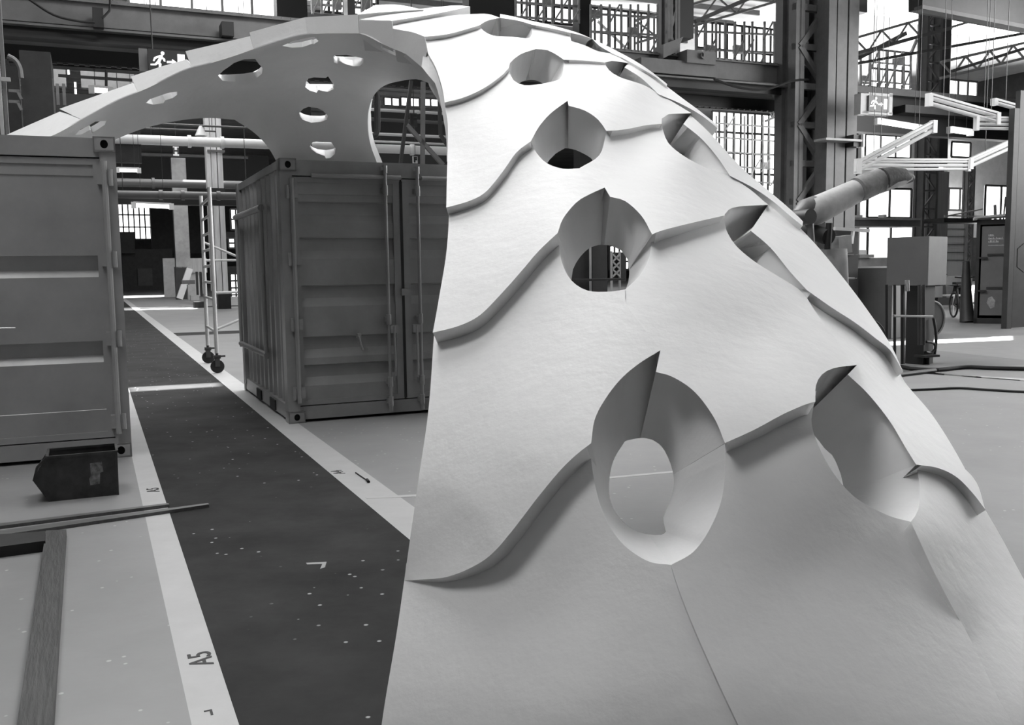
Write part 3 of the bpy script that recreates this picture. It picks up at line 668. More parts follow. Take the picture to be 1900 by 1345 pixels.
mb = MB(M1); q = 2.438-1.03; mb.tube([(q, -.04, 1.10), (q, -.02, 1.10)], .035, 12); mb.tube([(q, -.03, 1.0), (q, -.03, 1.14)], .02, 10); mb.tube([(q, -.03, 1.10), (q+.24, -.03, 1.095)], .006, 6); mb.build('door_catch', GALV, c1)

# ------------------------------------------------------------------ small steel bin, bars and timber on the floor
BINM = mat('worn_bin_steel', .045, .5, var=.5, vscale=7, bump=.1)
bo = ground(218, 918); br = empty('storage_bin', bo); tag(br, 'small dark steel storage bin with a torn label, standing before the grey container', 'bin')
bx = (ground(218, 918)-ground(92, 931)); bl = bx.length; byaw = math.atan2(bx.y, bx.x); MBn = frame_m(bo, byaw)
wd = .30; hh = .30
def binsec(x, y, top): pass
mb = MB(MBn)
L0 = bl; prof = [(-L0, 0), (-L0-.085, .15), (-L0+.02-.06, hh*.80), (-L0-.0, hh), (0.01, hh), (0, 0)]
n = len(prof); t = .004
for y0, y1 in ((0, t), (wd-t, wd)): mb.prism([(x, y0, z) for x, z in prof], (0, 0, 0), (0, y1-y0, 0))
for i in (0, 1, 4, 5):
    a, b = prof[i], prof[(i+1) % n]; d = Vector((b[0]-a[0], 0, b[1]-a[1])).normalized(); nn = Vector((-d.z, 0, d.x))*t
    mb.prism([(a[0], 0, a[1]), (b[0], 0, b[1]), (b[0], wd, b[1]), (a[0], wd, a[1])], (0, 0, 0), nn)
mb.build('body', BINM, br)
mb = MB(MBn); z = hh
for a, b in (((-L0-.0, 0, z), (.012, 0, z)), ((-L0, wd, z), (.012, wd, z)), ((.012, 0, z), (.012, wd, z)), ((-L0, 0, z), (-L0, wd, z)), ((-L0, 0, z), (-L0-.06, 0, hh*.80)), ((-L0-.06, 0, hh*.8), (-L0-.085, 0, .15)), ((0.006, 0, z), (0.002, 0, 0))): mb.bar(a, b, .016)
mb.build('rim', BINM, br)
mb = MB(MBn); mb.tube([(-L0+.05, .03, .24), (-L0+.05, wd-.03, .24)], .014, 8); mb.build('front_rail', GALV, br)
LAB = mat('torn_label', .30, .7, var=.5, vscale=30, g2=.06)
mb = MB(MBn)
mb.prism([(-.16, -.002, .235), (-.085, -.002, .24), (-.08, -.002, .17), (-.10, -.002, .165), (-.105, -.002, .09), (-.165, -.002, .085), (-.17, -.002, .13), (-.158, -.002, .15)], (0, 0, 0), (0, -.001, 0)); mb.build('torn_label', LAB, br)

WOOD = mat('weathered_timber', .05, .7, var=.35, vscale=3, bump=.3, bscale=6, stretch=(12, 1.2, 12), rotz=.425)
def onfloor(name, label, cat, quad, h, m, bev=.0, z0=0.0):
    mb = MB(); mb.prism([ground(x, y, h+z0) for x, y in quad], (0, 0, 0), (0, 0, -h)); return tag(mb.build(name, m), label, cat)
onfloor('timber_beam', 'long weathered flat timber beam lying on the concrete, running out of the bottom left', 'beam', [(85, 984), (123, 982), (98, 1345), (70, 1700), (5, 1700), (31, 1345)], .045, WOOD)
onfloor('timber_beam', 'dark timber beam lying across the end of the long flat beam at the left edge', 'beam', [(-260, 1010), (84, 985), (84, 1003), (-260, 1049)], .06, mat('dark_timber', .02, .8, var=.3, vscale=4))
BARM = mat('flat_bar_steel', .10, .5, var=.3, vscale=6, stretch=(1, 8, 1))
onfloor('steel_bar', 'shorter thin steel bar on the floor, between the bin and the longer bar', 'bar', [(-260, 1002), (312, 933), (314, 935.5), (-260, 1009)], .02, BARM)
onfloor('steel_bar', 'longer thin steel bar on the floor with its tip on the dark walkway', 'bar', [(-260, 1018), (386, 933), (388, 935.5), (-260, 1031)], .02, BARM)

# ------------------------------------------------------------------ stencilled floor marks and paint lines
NT = [0]
INK = mat('stencil_ink', .03, .7)
def floor_text(body, px, py, size, m=INK, rot=0):
    NT[0] += 1; g = ground(px, py); M = Matrix.Translation(g+Vector((0, 0, .001))) @ Matrix.Rotation(PH+math.pi/2+rot, 4, 'Z')
    mb = MB(); text_mb(mb, body, M, size, .0008, .0012); o = mb.build('trim_%d' % NT[0], m); tag(o, kind='structure')
floor_text('A5', 374, 1222, .125); floor_text('A5', 285, 909, .115); floor_text('A4', 628, 876, .115); floor_text('L', 388, 1322, .06, rot=1.57)
def floor_quad(quad, m, h=.0012):
    NT[0] += 1; mb = MB(); mb.prism([ground(x, y, h) for x, y in quad], (0, 0, 0), (0, 0, -h)); tag(mb.build('trim_%d' % NT[0], m), kind='structure')
floor_quad([(678, 922), (775, 917), (1330, 866), (1330, 869), (775, 921), (680, 925)], STRIPE)       # thin line crossing behind the vault
floor_quad([(568, 1044), (606, 1042), (603, 1052), (594, 1055), (598, 1046), (570, 1047)], mat('chipped_paint', .32, .6))
mb = MB(); mb.tube([ground(660, 877, .004), ground(682, 892, .004)], .005, 6); mb.tube([ground(681, 890, .008), ground(684, 894, .008)], .012, 6); tag(mb.build('marker_pen', RUBBER), 'thin black marker lying on the pale floor stripe beside the A4 mark', 'pen')
# far floor zones
floor_quad([(1640, 632), (1900, 622), (2100, 622), (2100, 700), (1900, 668), (1690, 645)], mat('pale_floor_zone', .24, .45, var=.1), .001)
floor_quad([(1672, 690), (1690, 688), (1900, 706), (2100, 725), (2100, 722), (1900, 702)], STRIPE)

# ================================================================== the hall behind
# ---- far windows
window_v(218, 376, 279, 444, 100, 6, 3, .13)
window_v(1604, 252, 1688, 292, 33, 3, 1); window_v(1608, 350, 1689, 404, 33, 2, 1, .1); window_v(1608, 420, 1692, 500, 33, 2, 1, .1)
window_v(1759, 350, 1800, 390, 36, 2, 1, .1); window_v(1764, 264, 1799, 292, 36, 1, 1, .1); window_v(1826, 345, 1884, 420, 34, 2, 1, .1)
window_v(712, 181, 741, 197, 62, 2, 1, .12); window_v(743, 181, 778, 198, 62, 2, 1, .12); window_v(782, 183, 815, 198, 62, 2, 1, .12)
window_v(428, 388, 447, 426, 60, 2, 2, .1); window_v(424, 442, 447, 460, 60, 2, 2, .1); window_v(428, 508, 447, 560, 60, 2, 4, .1)
window_v(1758, 150, 1812, 188, 36, 3, 1, .1); window_v(1612, 95, 1688, 165, 38, 5, 2, .1)
window_v(1090, 22, 1236, 110, 40, 12, 2, .1); window_v(1292, 50, 1480, 145, 38, 14, 2, .1); window_v(905, -22, 1085, 40, 38, 12, 2, .1)
window_v(578, -20, 700, 26, 41, 8, 2, .1); window_v(238, -40, 520, 26, 41, 5, 1, .1)
window_v(1320, 210, 1450, 360, 62, 10, 4, .16); window_v(1130, 456, 1166, 500, 40, 4, 3, .08)

# ---- crane runway across the hall, in the plane v = 22.8
r = root('crane_runway', 'long crane runway girder crossing the whole hall above the vault', 'girder', 300, 90, 22.8)
GIR = mat('girder_grey', .16, .6, var=.2, vscale=1.5)
def span(x0, x1, xr, y0, y1, v, dv):     # box spanning pixels x0..x1 whose height is read at column xr
    ua = on_v(x0, y0, v)[0]; ub = on_v(x1, y0, v)[0]; za = on_v(xr, y1, v)[2]; zb = on_v(xr, y0, v)[2]; return (ua, v, za), (ub, v+dv, zb)
mb = MB(HM); mb.box(*span(-420, 1535, 300, 10, 60, 22.8, .35)); mb.build('web_plate', GIR, r)
mb = MB(HM); mb.box(*span(-420, 1535, 300, 62, 66, 22.4, .8)); mb.build('lower_flange', STEEL_M, r)
mb = MB(HM); mb.box(*span(-420, 1535, 300, 66, 88, 22.6, .4)); mb.build('lower_beam', STEEL_B, r)
mb = MB(HM); mb.box(*span(-420, 1535, 300, 88, 93, 22.9, .5)); mb.build('walkway_edge', STEEL_M, r)
mb = MB(HM); mb.box(*span(-420, 1535, 300, 96, 127, 23.6, .4)); mb.build('rear_beam', STEEL_B, r)
mb = MB(HM); a, b = span(-420, 1535, 300, 6, 12, 22.5, .1)
def teeth(mb, u0, u1, y, z0, z1, pitch, w_, dy, down=False):
    P = [(u0, y, z0), (u1, y, z0)] if not down else [(u0, y, z1), (u1, y, z1)]; zt, zm = (z1, (z0+z1)/2) if not down else (z0, (z0+z1)/2); k = u1; T_ = []
    while k-pitch > u0: T_ += [(k, y, zm), (k-pitch+w_, y, zm), (k-pitch+w_, y, zt), (k-pitch, y, zt)]; k -= pitch
    mb.prism(P+T_+[(k, y, zm), (u0, y, zm)], (0, 0, 0), (0, dy, 0))
teeth(mb, a[0], b[0], 22.7, a[2], b[2], .22, .08, .1)
mb.build('toothed_strip', GIR, r)
mb = MB(HM); a, b = span(-420, 1535, 300, 127, 131, 23.6, .1); teeth(mb, a[0], b[0], 23.62, a[2], b[2], .22, .1, .08, True)
mb.build('toothed_strip', STEEL_D, r)
part(r, 'runway_bracket', STEEL_B, [(172, 14, 192, 50, 22.2, .5)]); part(r, 'runway_bracket', STEEL_B, [(412, 40, 434, 66, 22.2, .5)])
r = root('crane_runway', 'crane runway girder to the right of the big lattice column, under the exit sign', 'girder', 1720, 220, 23.5)
mb = MB(HM); mb.box(*span(1590, 1990, 1700, 168, 180, 23.5, .5)); mb.build('top_flange', GIR, r)
mb = MB(HM); mb.box(*span(1590, 1990, 1700, 180, 250, 23.8, .4)); mb.build('web_plate', STEEL_B, r)
mb = MB(HM); mb.box(*span(1680, 1990, 1760, 200, 214, 23.2, .5)); mb.build('lower_flange', STEEL_D, r)
def cable(name, label, pts, rad, m=RUBBER, v=22):
    mb = MB(HM); q = cr(pts, 12); mb.tube([on_v(p.x, p.y, v) for p in q], rad, 6); return tag(mb.build(name, m), label, 'cable')
cable('sagging_cable', 'black cable sagging from the runway bracket at the top left', [(48, -5), (100, 28), (150, 40), (176, 42)], .025)
cable('sagging_cable', 'short black cable curling up beside the top left runway bracket', [(190, 34), (203, 20), (204, -8)], .025)
cable('sagging_cable', 'black cable sagging below the grey girder left of the lattice column', [(1325, 147), (1370, 162), (1420, 166), (1470, 150), (1500, 148)], .035)

# ---- columns
def lattice(label, x0, x1, ytop, ybot, v, npan, wl=.28, dv=.9, m=STEEL_M, group=None, back=True):
    """column of two chords tied by diagonals; px rect"""
    xm = (x0+x1)/2; r = root('lattice_column', label, 'column', xm, ybot, v, group)
    ua = on_v(x0, (ytop+ybot)/2, v)[0]; ub = on_v(x1, (ytop+ybot)/2, v)[0]; za = max(0, on_v(xm, ybot, v)[2]); zb = min(14.9, on_v(xm, ytop, v)[2])
    for u_ in (ua, ub-wl):
        mb = MB(HM); mb.box((u_, v, za), (u_+wl, v+wl, zb)); mb.box((u_, v+dv-wl, za), (u_+wl, v+dv, zb)); mb.box((u_+wl*.4, v, za), (u_+wl*.6, v+dv, zb)); mb.build('chord', m, r)
    for i in range(npan):
        z0 = za+(zb-za)*i/npan; z1 = za+(zb-za)*(i+1)/npan; a, b = ((ua+wl/2, z0), (ub-wl/2, z1)) if i % 2 else ((ub-wl/2, z0), (ua+wl/2, z1))
        mb = MB(HM); mb.bar((a[0], v+.05, a[1]), (b[0], v+.05, b[1]), wl*.5); mb.build('diagonal_brace', m, r)
        mb = MB(HM); mb.bar((ua, v+.1, z1), (ub, v+.1, z1), wl*.55); mb.build('tie_bar', m, r)
    return r
lattice('broad lattice column left of the plated column, crossing the runway girder', 1474, 1538, -60, 590, 22.0, 9, .32)
r = root('plated_column', 'tall slotted steel column rising beside the robot arm, brightly lit at its foot', 'column', 1560, 600, 21.5)
for x0, x1 in ((1534, 1548), (1550, 1568), (1571, 1589)): part(r, 'flange', mat('column_grey', .15, .5, var=.15), [(x0, -60, x1, 600, 21.5, .5)])
part(r, 'rear_plate', STEEL_B, [(1536, -60, 1587, 600, 22.2, .1)]); part(r, 'stiffener', STEEL_L, [(1533, 257, 1600, 261, 21.1, .5)]); part(r, 'bracket', STEEL_D, [(1584, 250, 1603, 272, 21.2, .5)])
part(r, 'bracket_edge', STEEL_W, [(1602, 249, 1605, 272, 21.1, .2)])
lattice('upper lattice column standing on the runway, left of the junction box', 1240, 1262, -40, 108, 22.9, 3, .16, .5)
one('upper_column', 'dark plated upper column standing on the runway beside its lattice', 'column', STEEL_B, [(1262, -40, 1287, 70, 23.1, .6)], )
r = root('junction_box', 'grey junction box with a round dial on top of the runway girder', 'junction box', 1300, 122, 22.4)
part(r, 'housing', GIR, [(1275, 94, 1328, 118, 22.3, .5)]); part(r, 'base', GIR, [(1190, 112, 1330, 138, 22.4, .4)]); part(r, 'dial', STEEL_B, tubes=[((1303, 102), (1303.2, 102.0), .07, 22.25)])
mb = MB(HM); a = on_v(1303, 104, 22.3); mb.tube([(a[0], 22.22, a[2]), (a[0], 22.3, a[2])], .09, 16); mb.build('dial', STEEL_M, r)
r = root('wedge_bracket', 'wedge shaped bracket at the foot of the upper lattice column', 'bracket', 1250, 108, 22.5)
mb = MB(HM); mb.prism([on_v(x, y, 22.5) for x, y in ((1231, 82), (1268, 68), (1256, 96), (1231, 108))], (0, 0, 0), (0, .5, 0)); mb.build('side_plate', GIR, r)
lattice('slim lattice column with zigzag bracing right of the exit sign', 1714, 1742, 10, 600, 29, 16, .12, .5)
one('plated_column', 'dark upper column beside the slim zigzag lattice, under the roof girder', 'column', STEEL_D, [(1743, 15, 1762, 310, 29.4, .6)])
one('corrugated_pipe_column', 'pale ribbed column behind the grey control cabinet', 'column', mat('pale_column', .3, .5, var=.2, stretch=(8, 8, .3)), [(1728, 318, 1757, 600, 29.3, .4)])
lattice('distant lattice column between the shutter door and the right container', 1792, 1806, 300, 590, 32, 14, .1, .3, GIR)
r = root('street_post', 'dark steel post at the right edge, in front of the end container', 'post', 1888, 636, 15.2)
r['label'] = 'thick dark steel post at the right edge of the hall'
part(r, 'pole', STEEL_D, [(1875, 200, 1884, 632, 14.6, .14)]); part(r, 'panel', STEEL_D, [(1885, 170, 1960, 632, 14.8, .12)])
part(r, 'cable_loop', RUBBER, tubes=[((1899, 452), (1888, 462), .012, 14.4), ((1888, 462), (1887, 495), .012, 14.4), ((1887, 495), (1899, 505), .012, 14.4)])
r.name = 'steel_post'
r = root('steel_post', 'light grey steel post at the left edge, rising behind the grey container', 'post', 10, 600, 14)
part(r, 'pole', STEEL_L, [(2, -40, 9, 560, 14, .1)]); part(r, 'pole', STEEL_M, [(11, -40, 18, 560, 14.05, .1)]); part(r, 'clamp', STEEL_L, [(1, 143, 19, 150, 13.95, .05)])
for (x0, x1, yb, v, lab) in ((520, 576, 420, 34, 'black column above the left rim of the vault'), (650, 664, 420, 36, 'grey column showing over the crown of the vault'), (873, 957, 420, 31, 'very wide black column right behind the crown of the vault'),
                              (1076, 1098, 500, 36, 'dark column right of the crown with a bright edge')):
    one('plated_column', lab, 'column', STEEL_B if x0 != 650 else STEEL_M, [(x0, -60, x1, yb, v, .6)])
# ---- rooflights and roof steel
def rooflight(quad, z=14.9):
    NW[0] += 1; mb = MB(HM); P = [on_z(x, y, z) for x, y in quad]; mb.prism(P, (0, 0, 0), (0, 0, .02)); tag(mb.build('window_%d' % NW[0], GLAZ), kind='structure')
def on_z(px, py, z):
    P = ground(px, py, z); return P.dot(U), P.dot(V), P.z
rooflight([(1600, -20), (1700, 5), (1722, 24), (1722, 50), (1640, 30), (1588, 26)]); rooflight([(1764, 28), (1800, 30), (1900, 60), (1900, 88), (1850, 75), (1764, 62)])
rooflight([(1050, 4), (1232, 14), (1232, 24), (1050, 10)]); rooflight([(1290, 34), (1430, 50), (1470, 62), (1290, 46)])
def truss(label, p, q, v, v2, depth, n, m=STEEL_L, w=.1):
    a = Vector(on_v(p[0], p[1], v)); b = Vector(on_v(q[0], q[1], v2)); c = (a+b)/2; r = empty('roof_truss', HM @ min((a, b), key=lambda t: t.z)); tag(r, label, 'truss')
    for dz in (0, depth): mb = MB(HM); mb.bar(a+Vector((0, 0, dz)), b+Vector((0, 0, dz)), w); mb.build('chord', m, r)
    for i in range(n):
        s0 = a.lerp(b, i/n); s1 = a.lerp(b, (i+1)/n); mb = MB(HM)
        mb.bar(s0+Vector((0, 0, 0 if i % 2 else depth)), s1+Vector((0, 0, depth if i % 2 else 0)), w*.6); mb.build('web_bar', m, r)
    return r
truss('roof truss rising to the upper right behind the junction box', (1180, 80), (1470, -6), 34, 34, .9, 8)
truss('roof truss crossing behind the plated column towards the slim lattice', (1585, 104), (1800, 40), 30, 30, .7, 9)
truss('roof truss at the far right below the rooflight', (1745, 145), (1900, 108), 27, 27, .6, 7)
truss('low roof truss at the upper right behind the tube lamps', (1420, 225), (1500, 190), 40, 40, .9, 6)
for i, (x0, y0, x1, y1, v, w_, lab) in enumerate(((1592, 98, 1765, 52, 26, .12, 'upper sloping tie rod right of the plated column'), (1592, 108, 1680, 62, 31, .16, 'sloping strut under the right rooflight'),
        (1766, 132, 1900, 90, 25, .1, 'thin sloping rod at the far right under the roof'), (1290, 40, 1420, -16, 28, .14, 'strut crossing the roof left of the plated column'),
        (1108, 40, 1175, 104, 40, .14, 'white diagonal strut below the lattice windows right of the crown'), (1690, 100, 1701, 74, 30, .1, 'short white strut under the rooflight'),
        (1590, 118, 1900, 62, 27, .1, 'long thin tie rod running up to the right'))):
    one('tie_rod', lab, 'rod', STEEL_W if 'white' in lab else STEEL_M, bars=[((x0, y0), (x1, y1), w_)], v=v)
# purlins under the roof sheets
rp = root('roof_purlins', 'set of parallel purlins under the ribbed roof at the upper right', 'purlins', 1500, 10, 30); rp['kind'] = 'structure'; rp.name = 'trim_100'
del rp['label']; del rp['category']
for k in range(26):
    mb = MB(HM); vv = 26+k*2.2; mb.box((-8, vv, 14.6), (33, vv+.12, 14.85)); mb.build('purlin', STEEL_M, rp)
mb = MB(HM); mb.box((6, 24, 14.0), (34, 25.2, 14.9)); o = mb.build('trim_101', STEEL_D); tag(o, kind='structure')
# big dark girder in the upper right corner
r = root('roof_girder', 'massive dark roof girder in the upper right corner of the hall', 'girder', 1800, 20, 20)
mb = MB(HM); P = [on_v(x, y, 20) for x, y in ((1712, -20), (1990, -60), (1990, 66), (1900, 50), (1712, 14))]; mb.prism(P, (0, 0, 0), (0, .5, 0)); mb.build('web_plate', STEEL_D, r)
mb = MB(HM); P = [on_v(x, y, 19.9) for x, y in ((1712, 9), (1990, 62), (1990, 70), (1712, 16))]; mb.prism(P, (0, 0, 0), (0, .3, 0)); mb.build('lower_flange', GIR, r)
one('roof_girder', 'dark beam stub above the plated column at the top of the picture', 'girder', STEEL_D, [(1589, -20, 1610, 22, 22, .4)])
# scaffold like racking behind the glazing, upper middle and right
rk = 0
for (x0, x1, y0, y1, v, nx, ny, lab) in ((1098, 1236, 8, 106, 35, 8, 3, 'steel racking silhouetted against windows right of the crown'), (1292, 1470, 40, 140, 34, 10, 3, 'steel racking silhouetted against windows left of the lattice column'),
                          (1600, 1690, 95, 165, 35, 6, 2, 'steel racking seen against the windows behind the exit sign'), (958, 1076, -10, 44, 36, 7, 2, 'steel racking seen against the windows over the crown'), (580, 690, -15, 26, 38, 6, 1, 'steel racking over the left part of the crown'),
                          (1330, 1446, 215, 345, 48, 7, 5, 'pale steel racking below the girder left of the lattice column')):
    r = root('steel_racking', lab, 'racking', (x0+x1)/2, y1, v); random.seed(x0); m_ = mat('rack_grey', .40, .5, var=.3)
    for i in range(nx+1): x = x0+(x1-x0)*i/nx+random.uniform(-3, 3); part(r, 'upright', m_, bars=[((x, y0), (x, y1), .08, v)])
    for j in range(ny): y = y0+(y1-y0)*(j+.6)/ny; part(r, 'rail', m_, bars=[((x0, y-2), (x1, y+6), .08, v+.2)])
    for i in range(nx):
        x = x0+(x1-x0)*i/nx; w_ = (x1-x0)/nx; j = random.randrange(ny); ya = y0+(y1-y0)*j/ny; yb = y0+(y1-y0)*(j+1)/ny
        part(r, 'brace', m_, bars=[((x, yb), (x+w_, ya), .06, v-.1)])
        if random.random() < .3: part(r, 'panel', m_, [(x+1, ya+(yb-ya)*.3, x+w_-1, ya+(yb-ya)*.75, v+.4, .2)])

# ---- exit signs
def exit_sign(label, x0, y0, x1, y1, v, dbox=.12, frame=True):
    r = root('exit_sign', label, 'sign', (x0+x1)/2, y1, v); W_ = x1-x0; c_ = on_v(x0+8, y0, v); mb = MB(HM); mb.tube([(c_[0], v+.02, c_[2]), (c_[0], v+.02, 14.9)], .012, 6); mb.build('hanger', STEEL_D, r); h_ = y1-y0
    part(r, 'sign_face', mat('sign_dark', .03, .4), [(x0, y0, x1, y1, v, .04)])
    X = lambda a: x0+a*W_; Y = lambda b: y0+b*h_
    mk = mat('sign_white', .9, .4, emit=1.6); ys = v-.012
    mb = MB(HM)
    def pl(pts): mb.prism([on_v(X(a), Y(b), ys) for a, b in pts], (0, 0, 0), (0, .008, 0))
    a = on_v(X(.36), Y(.14), ys); rr = (on_v(X(.5), Y(.5), ys)[2]-on_v(X(.5), Y(.58), ys)[2]); mb.tube([(a[0], ys, a[2]), (a[0], ys+.008, a[2])], rr, 14)
    pl([(.30, .22), (.37, .25), (.30, .55), (.22, .52)]); pl([(.30, .22), (.33, .28), (.19, .38), (.15, .50), (.12, .47), (.15, .32)])
    pl([(.34, .28), (.42, .40), (.43, .52), (.39, .50), (.37, .42), (.31, .34)]); pl([(.22, .50), (.29, .54), (.20, .68), (.06, .68), (.06, .62), (.17, .61)]); pl([(.27, .52), (.33, .62), (.32, .85), (.27, .85), (.27, .65), (.22, .56)])
    mb.build('running_figure', mk, r)
    mb = MB(HM); 
    def pl(pts): mb.prism([on_v(X(a), Y(b), ys) for a, b in pts], (0, 0, 0), (0, .008, 0))
    pl([(.47, .49), (.60, .49), (.60, .41), (.70, .53), (.60, .66), (.60, .58), (.47, .58)]); mb.build('arrow', mk, r)
    part(r, 'door_symbol', mk, [(X(.74), Y(.2), X(.92), Y(.85), ys, .008)])
    return r
r = exit_sign('illuminated exit sign with running figure, partly hidden by the left rim of the vault', 275, 93, 349, 134, 19)
part(r, 'side_plate', GIR, [(258, 90, 274, 132, 19.1, .1)])
r = exit_sign('illuminated exit sign boxed on the plated column at the right', 1612, 178, 1650, 207, 20.6)
part(r, 'sign_box', STEEL_L, [(1597, 173, 1612, 212, 20.65, .25), (1612, 173, 1656, 178, 20.65, .25), (1650, 173, 1656, 212, 20.65, .25), (1600, 207, 1656, 212, 20.65, .25)])
def letter_sign(label, body, x0, y0, x1, y1, v, m, ink):
    r = root('letter_sign', label, 'sign', (x0+x1)/2, y1, v); part(r, 'plate', m, [(x0, y0, x1, y1, v, .03)])
    c = on_v((x0+x1)/2, y0, v); mb = MB(HM); mb.tube([(c[0], v+.015, c[2]), (c[0], v+.015, 14.9)], .012, 6); mb.build('hanger', STEEL_D, r)
    c = on_v((x0+x1)/2, (y0+y1)/2, v-.01); h_ = abs(on_v(x0, y0, v)[2]-on_v(x0, y1, v)[2])
    mb = MB(HM); text_mb(mb, body, Matrix.Translation(Vector((c[0], v-.01, c[2]))) @ Matrix.Rotation(math.pi/2, 4, 'X'), h_*.95, .004, .02); mb.build('letter', ink, r)
letter_sign('small white sign with the letter H on the distant column', 'H', 321, 272, 332, 289, 55, STEEL_W, INK)
letter_sign('grey plate with the letter F hanging behind the vault opening', 'F', 761, 210, 774, 235, 30, STEEL_D, STEEL_W if False else STEEL_B)
letter_sign('small white sign with a mark just above the container roof', 'F', 766, 290, 775, 303, 33, STEEL_W, INK)

# ---- pipes running across
def pipe(label, x0, y0, x1, y1, rad, v, m, cat='pipe', name='pipe', flanges=()):
    r = root(name, label, cat, x0, y0, v); a = Vector(on_v(x0, y0, v)); b = Vector(on_v(x1, y1, v)); b.z = a.z if abs(y1-y0) < 26 else b.z
    mb = MB(HM); mb.tube([a, b], rad, 14); mb.build('pipe_run', m, r)
    for t_ in (.1, .95): c = a.lerp(b, t_); mb = MB(HM); mb.tube([(c.x, c.y, c.z), (c.x, c.y, 14.9)], .012, 5); mb.build('pipe_hanger', STEEL_D, r)
    for f in flanges: c = a.lerp(b, f); d = (b-a).normalized(); mb = MB(HM); mb.tube([c-d*.06, c+d*.06], rad*1.3, 14); mb.build('pipe_flange', m, r)
PIPE = mat('pale_pipe', .8, .4); PIPE_G = mat('grey_pipe', .10, .4)
pipe('thick white pipe passing behind both openings of the vault', 200, 257, 900, 283, .17, 36, PIPE, flanges=(.19, .27, .78, .9))
pipe('grey pipe low behind the left opening of the vault', 200, 338, 470, 346, .19, 46, PIPE_G, flanges=(.3,))
pipe('grey rail pipe above the black beam in the left opening', 200, 360, 470, 368, .13, 34, PIPE_G, flanges=(.35, .5, .75))
pipe('thin pipe high in the left opening of the vault', 280, 229, 470, 235, .035, 34, PIPE_G)
pipe('thinner pipe below the highest one in the left opening', 270, 238, 400, 241, .03, 35, PIPE_G)
pipe('upper pale pipe behind the right opening of the vault', 688, 203, 830, 210, .055, 34, PIPE, flanges=(.6,))
pipe('grey conduit behind the letter F plate', 688, 221, 830, 229, .07, 38, PIPE_G)
pipe('thin pale pipe midway in the right opening of the vault', 690, 248, 834, 252, .05, 32, PIPE)
pipe('second thin pale pipe just above the thick white pipe', 690, 262, 834, 264, .04, 33, PIPE)
one('black_beam', 'black beam under the grey rail pipe in the left opening', 'beam', STEEL_B, [(210, 367, 460, 380, 35, .3)])
one('black_beam', 'black beam behind the right opening above the conduit', 'beam', STEEL_B, [(686, 207, 834, 221, 40, .3)])
one('black_beam', 'wide black girder behind the right opening of the vault', 'beam', STEEL_B, [(686, 228, 834, 262, 41, .3), (686, 283, 840, 310, 41, .3), (686, 140, 840, 163, 41, .3)])
one('wall_panel', 'dark panelled wall behind the left opening under the white pipe', 'wall panel', STEEL_B, [(205, 284, 500, 376, 85, .3)], )
one('black_beam', 'narrow black beam with a light edge across the left opening', 'beam', STEEL_D, [(215, 286, 460, 291, 60, .4)])
# ladder frames and rods in the right opening
for lab, p, q, w_, m_ in (('leaning black rod in the right opening of the vault', (763, 150), (743, 304), .05, STEEL_D), ('upright grey rod in the right opening of the vault', (785, 152), (784, 306), .06, STEEL_M), ('dark rod beside the right edge of the vault opening', (815, 170), (817, 250), .05, STEEL_D),
                      ('grey diagonal strut in the right opening of the vault', (755, 232), (822, 306), .06, STEEL_M), ('dark kinked rod low at the right edge of the opening', (817, 250), (834, 275), .05, STEEL_D)):
    one('scaffold_rod', lab, 'rod', m_, bars=[(p, q, w_)], v=14)
mb = MB(HM); mb.tube([on_v(x, y, 13) for x, y in ((688, 176), (699, 172), (700, 185), (700, 240), (697, 250), (688, 254))], .045, 8); tag(mb.build('bent_pipe', RUBBER), 'black U-shaped pipe at the left side of the right opening', 'pipe')

# ---- ducts and far columns in the left opening
r = root('ventilation_duct', 'bright vertical duct with dark seams behind the scaffold tower', 'duct', 402, 540, 38)
DUCT = mat('duct_metal', .75, .3, var=.25, vscale=1, stretch=(4, 4, .5))
for x0, x1 in ((386, 394), (395, 405), (406.5, 416)): part(r, 'duct_panel', DUCT, [(x0, 190, x1, 540, 38, .5)])
part(r, 'duct_band', STEEL_M, [(385, 278, 417, 282, 37.9, .5)]); part(r, 'duct_band', STEEL_D, [(385, 349, 418, 356, 37.9, .5)])
part(r, 'seam', STEEL_B, [(386, 190, 416, 540, 38.2, .1)])
r = root('ventilation_duct', 'distant flat duct below the letter H sign, on a dark foot', 'duct', 335, 545, 56); part(r, 'duct_panel', mat('duct_dull', .34, .35, var=.4, vscale=.7), [(322, 293, 349, 497, 56, .6)]); part(r, 'plinth', STEEL_D, [(327, 495, 350, 590, 56, .6)])
lr = root('pendant_lamp', 'white conical pendant lamp above the thick pipe', 'lamp', 373, 252, 34); a = Vector(on_v(373, 252, 34)); mb = MB(HM); mb.tube([a, a+Vector((0, 0, .33))], [.2, .05], 16); mb.build('shade', STEEL_W, lr); mb = MB(HM); mb.tube([a+Vector((0, 0, .3)), (a.x, a.y, 14.9)], .01, 5); mb.build('hanger_wire', STEEL_D, lr)
